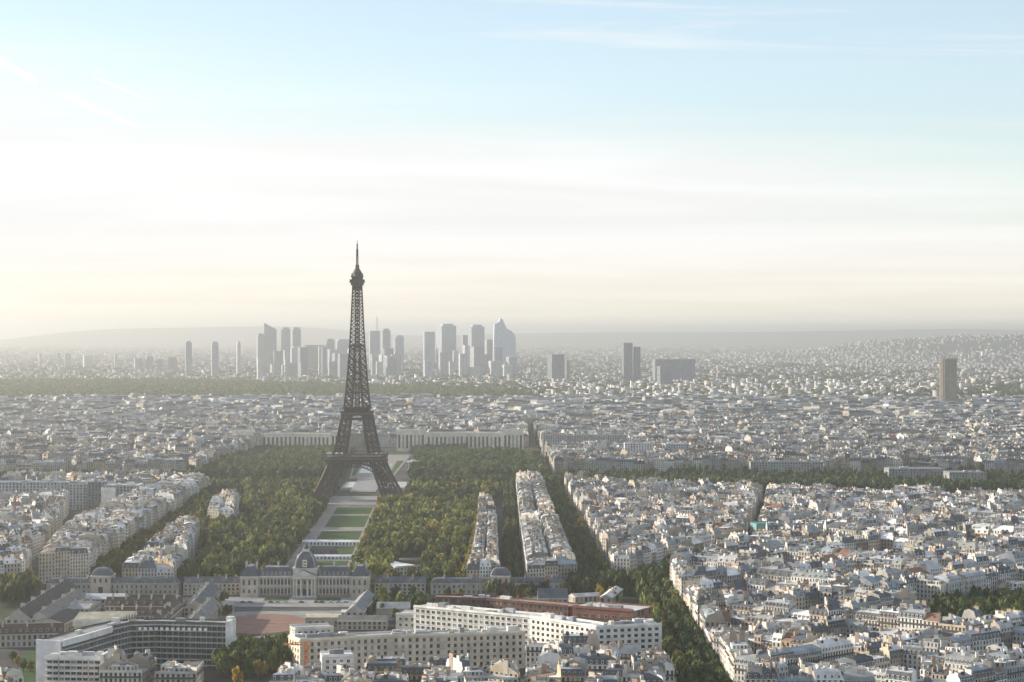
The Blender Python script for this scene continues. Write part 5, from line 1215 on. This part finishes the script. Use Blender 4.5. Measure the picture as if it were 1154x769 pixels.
def tree_mass(name, label, ts, var):
    vs, cs = [], []
    for t in ts:
        V, tone = var[random.randrange(len(var))]; a = random.uniform(0, 6.28); c, s = cos(a), sin(a); W = V.copy()
        W[..., 0] = (V[..., 0]*c-V[..., 1]*s)*t.r+t.x; W[..., 1] = (V[..., 0]*s+V[..., 1]*c)*t.r+t.y; W[..., 2] = V[..., 2]*t.h
        g = np.array(GREENS[t.tone])*random.uniform(.9, 1.35)*(np.array((1.15, 1.03, 1)) if name.startswith('park') else 1); vs.append(W.reshape(-1, 3)); cs.append(tone[:, None]*g[None])
    v = np.concatenate(vs); c = np.concatenate(cs); n = len(c)
    o = link(name, mesh_from(name, v, np.full(n, 4), np.arange(n*4), np.full(n, LEAF), c)); tag(o, label, 'trees', kind='stuff')
rest = [t for t in TREES if id(t) not in nid]
parkz = [t for t in rest if t.zone in ('park', 'side_avenue', 'second_avenue', 'small_avenue')+INDIV]; oth = [t for t in rest if t.zone in ('quay', 'gardens', 'city')]
tree_mass('park_woodland', 'dense green and yellowing woodland filling the park and its avenues', parkz, SV)
tree_mass('riverside_trees', 'dark trees along the river, in the hill gardens and between distant houses', oth, SV)
class FT: pass
ft = []
while len(ft) < 7500:
    t = FT(); t.x, t.y = random.uniform(-2100, 80), random.uniform(6000, 8650)
    if inpoly((t.x, t.y), FOREST) and -20 < px_of(t.x, t.y)[0] < 1170:
        t.r, t.h, t.tone = random.uniform(11, 17), random.uniform(15, 21), pick({'dark green': 4, 'olive green': 4, 'bronze': 1}); ft.append(t)
for _ in range(9000):
    t = FT(); py = random.uniform(386, 462); t.y = F*H/(py-LY); px = random.uniform(-5, 1160); t.x = (px-CX)/F*t.y
    if hill(t.x, t.y) > 3 or t.y < 6050: continue
    t.r, t.h, t.tone = random.uniform(10, 22)*max(1, t.y/9000), random.uniform(10, 16), pick(W_DARK); ft.append(t)
tree_mass('far_forest', 'hazy band of forest below the distant skyscrapers', ft, FV)
print('trees', len(TREES), len(near), len(parkz), len(oth), len(ft))

# ------------------------------------------------------------------ parked cars
def car_parts(col):
    b = MB(); b.prism([(-2.1, -.85), (2.1, -.85), (2.1, .85), (-2.1, .85)], .3, .85, IRON, col, bottom=True)
    lo = [(-1.5, -.8), (1.1, -.8), (1.1, .8), (-1.5, .8)]; hi = [(-1.1, -.68), (.5, -.68), (.5, .68), (-1.1, .68)]
    b.face([(*p, 1.42) for p in hi], IRON, col); g = MB()
    for i in range(4):
        j = (i+1) % 4; g.face([(*lo[i], .86), (*lo[j], .86), (*hi[j], 1.42), (*hi[i], 1.42)], GLASS, (.03, .035, .04))
    return b.mesh('body'), g.mesh('windows')
wm_ = MB(); 
for i in range(10): 
    a0, a1 = 2*pi*i/10, 2*pi*(i+1)/10; wm_.face([(.32*cos(a0), -.1, .32*sin(a0)), (.32*cos(a1), -.1, .32*sin(a1)), (.32*cos(a1), .1, .32*sin(a1)), (.32*cos(a0), .1, .32*sin(a0))], IRON, (.02, .02, .02))
wm_.face([(.32*cos(2*pi*i/10), -.1, .32*sin(2*pi*i/10)) for i in range(10)], IRON, (.1, .1, .1)); wm_.face([(.32*cos(-2*pi*i/10), .1, .32*sin(-2*pi*i/10)) for i in range(10)], IRON, (.1, .1, .1)); wheel_me = wm_.mesh('wheel')
CARS = {'white': (.75, .75, .73), 'black': (.02, .02, .022), 'silver': (.45, .46, .47), 'dark blue': (.03, .05, .11), 'red': (.3, .03, .025)}
cp = {k: car_parts(v) for k, v in CARS.items()}
def car(x, y, rz, c, where):
    r = empty('parked_car', (x, y, .012), rz); tag(r, f'small {c} car parked {where}', 'car', f'{c} cars parked {where}')
    link('body', cp[c][0], r); link('windows', cp[c][1], r)
    for wx in (-1.3, 1.3):
        for wy in (-.8, .8): link('wheel', wheel_me, r, (wx, wy, .32))
sheet('car_park', [P(636, 676), P(690, 674), P(700, 660), P(646, 660)], 0.018, G_ASPH)
for r in range(4):
    for k in range(9):
        if random.random() < .8: x, y = P(648+r*1.5, 673-r*3.6); car(x+k*3.0, y, pi/2+random.uniform(-.05, .05), random.choice(list(CARS)), 'in the car park below the wooded junction')
for k in range(16):
    if random.random() < .7: car(c_x := AX[0]-44+k*5.6+random.uniform(-1, 1), AX[1]-40, random.uniform(-.1, .1), random.choice(list(CARS)), 'in the palace courtyard')

# ------------------------------------------------------------------ lawns bottom left, contrails, haze
sheet('lawn', [P(20, 768), P(44, 768), P(47, 735), P(30, 735)], 0.014, G_GRASS)
M_TRAIL, N_, L_, B_ = nodemat('condensed_vapour', 1, 0)
B_.inputs['Base Color'].default_value = (.95, .95, .95, 1)
lw_ = N_.new('ShaderNodeLayerWeight'); lw_.inputs[0].default_value = .5; g_ = N_.new('ShaderNodeNewGeometry'); nz = N_.new('ShaderNodeTexNoise'); nz.inputs['Scale'].default_value = .004; nz.inputs['Detail'].default_value = 5; L_.new(g_.outputs['Position'], nz.inputs['Vector'])
tp = N_.new('ShaderNodeBsdfTransparent'); tl = N_.new('ShaderNodeBsdfTranslucent'); tl.inputs[0].default_value = (.95, .95, .95, 1); ad = N_.new('ShaderNodeAddShader'); L_.new(B_.outputs[0], ad.inputs[0]); L_.new(tl.outputs[0], ad.inputs[1]); ms = N_.new('ShaderNodeMixShader')
f_ = mth(N_, L_, 'MULTIPLY', mth(N_, L_, 'POWER', mth(N_, L_, 'SUBTRACT', 1.0, lw_.outputs['Facing']), 1.6), mth(N_, L_, 'MULTIPLY', nz.outputs[0], 2.0))
L_.new(f_, ms.inputs[0]); L_.new(tp.outputs[0], ms.inputs[1]); L_.new(ad.outputs[0], ms.inputs[2]); L_.new(ms.outputs[0], N_['Material Output'].inputs[0])
def contrail(label, pa, pb, wa, wb, alt=8000):
    def at(px, py):
        d = F*(alt-H)/(LY-py); return np.array(((px-CX)/F*d, d, alt))
    a, b = at(*pa), at(*pb); m = MB(); n, k = 24, 12; rings = []
    for i in range(n+1):
        t = i/n; c = a+(b-a)*t; ra = (wa+(wb-wa)*t)*c[1]/F/2*min(1, .15+6*t, .15+6*(1-t))*random.uniform(.85, 1.15)
        u = (b-a)/np.linalg.norm(b-a); s = np.cross(u, (0, 0, 1)); s /= np.linalg.norm(s); v = np.cross(s, u)
        rings.append([tuple(c+ra*(s*cos(q)+v*sin(q))) for q in np.linspace(0, 2*pi, k+1)[:-1]])
    vs = [p for r in rings for p in r]; fs = [[i*k+j, i*k+(j+1) % k, (i+1)*k+(j+1) % k, (i+1)*k+j] for i in range(n) for j in range(k)]
    me = bpy.data.meshes.new('contrail'); me.from_pydata(vs, [], fs); me.materials.append(M_TRAIL)
    for p in me.polygons: p.use_smooth = True
    tag(link('contrail', me), label, 'contrail', 'contrails in the sky')
contrail('thick short white contrail at the upper left edge of the sky', (-6, 66), (42, 93), 9, 8)
contrail('long fading white contrail below the thick short one', (64, 104), (158, 144), 8, 5)
contrail('thin faint white contrail above the long fading one', (106, 87), (168, 113), 3, 1.5)

hb = MB(); hb.box(0, (91000-3100)/2, 182400, 94100, -1, 336, PLAIN, (1, 1, 1), bottom=True)
ho = hb.build('haze'); tag(ho, 'pale evening haze lying over the whole city', 'haze', kind='stuff')
hm = bpy.data.materials.new('haze_air'); hm.use_nodes = True; hn = hm.node_tree.nodes; hn.remove(hn['Principled BSDF'])
pv = hn.new('ShaderNodeVolumePrincipled'); pv.inputs['Color'].default_value = (1, .985, .94, 1); pv.inputs['Density'].default_value = HAZE_DENSITY; pv.inputs['Anisotropy'].default_value = HAZE_G
hm.node_tree.links.new(pv.outputs[0], hn['Material Output'].inputs['Volume']); ho.data.materials.clear(); ho.data.materials.append(hm)
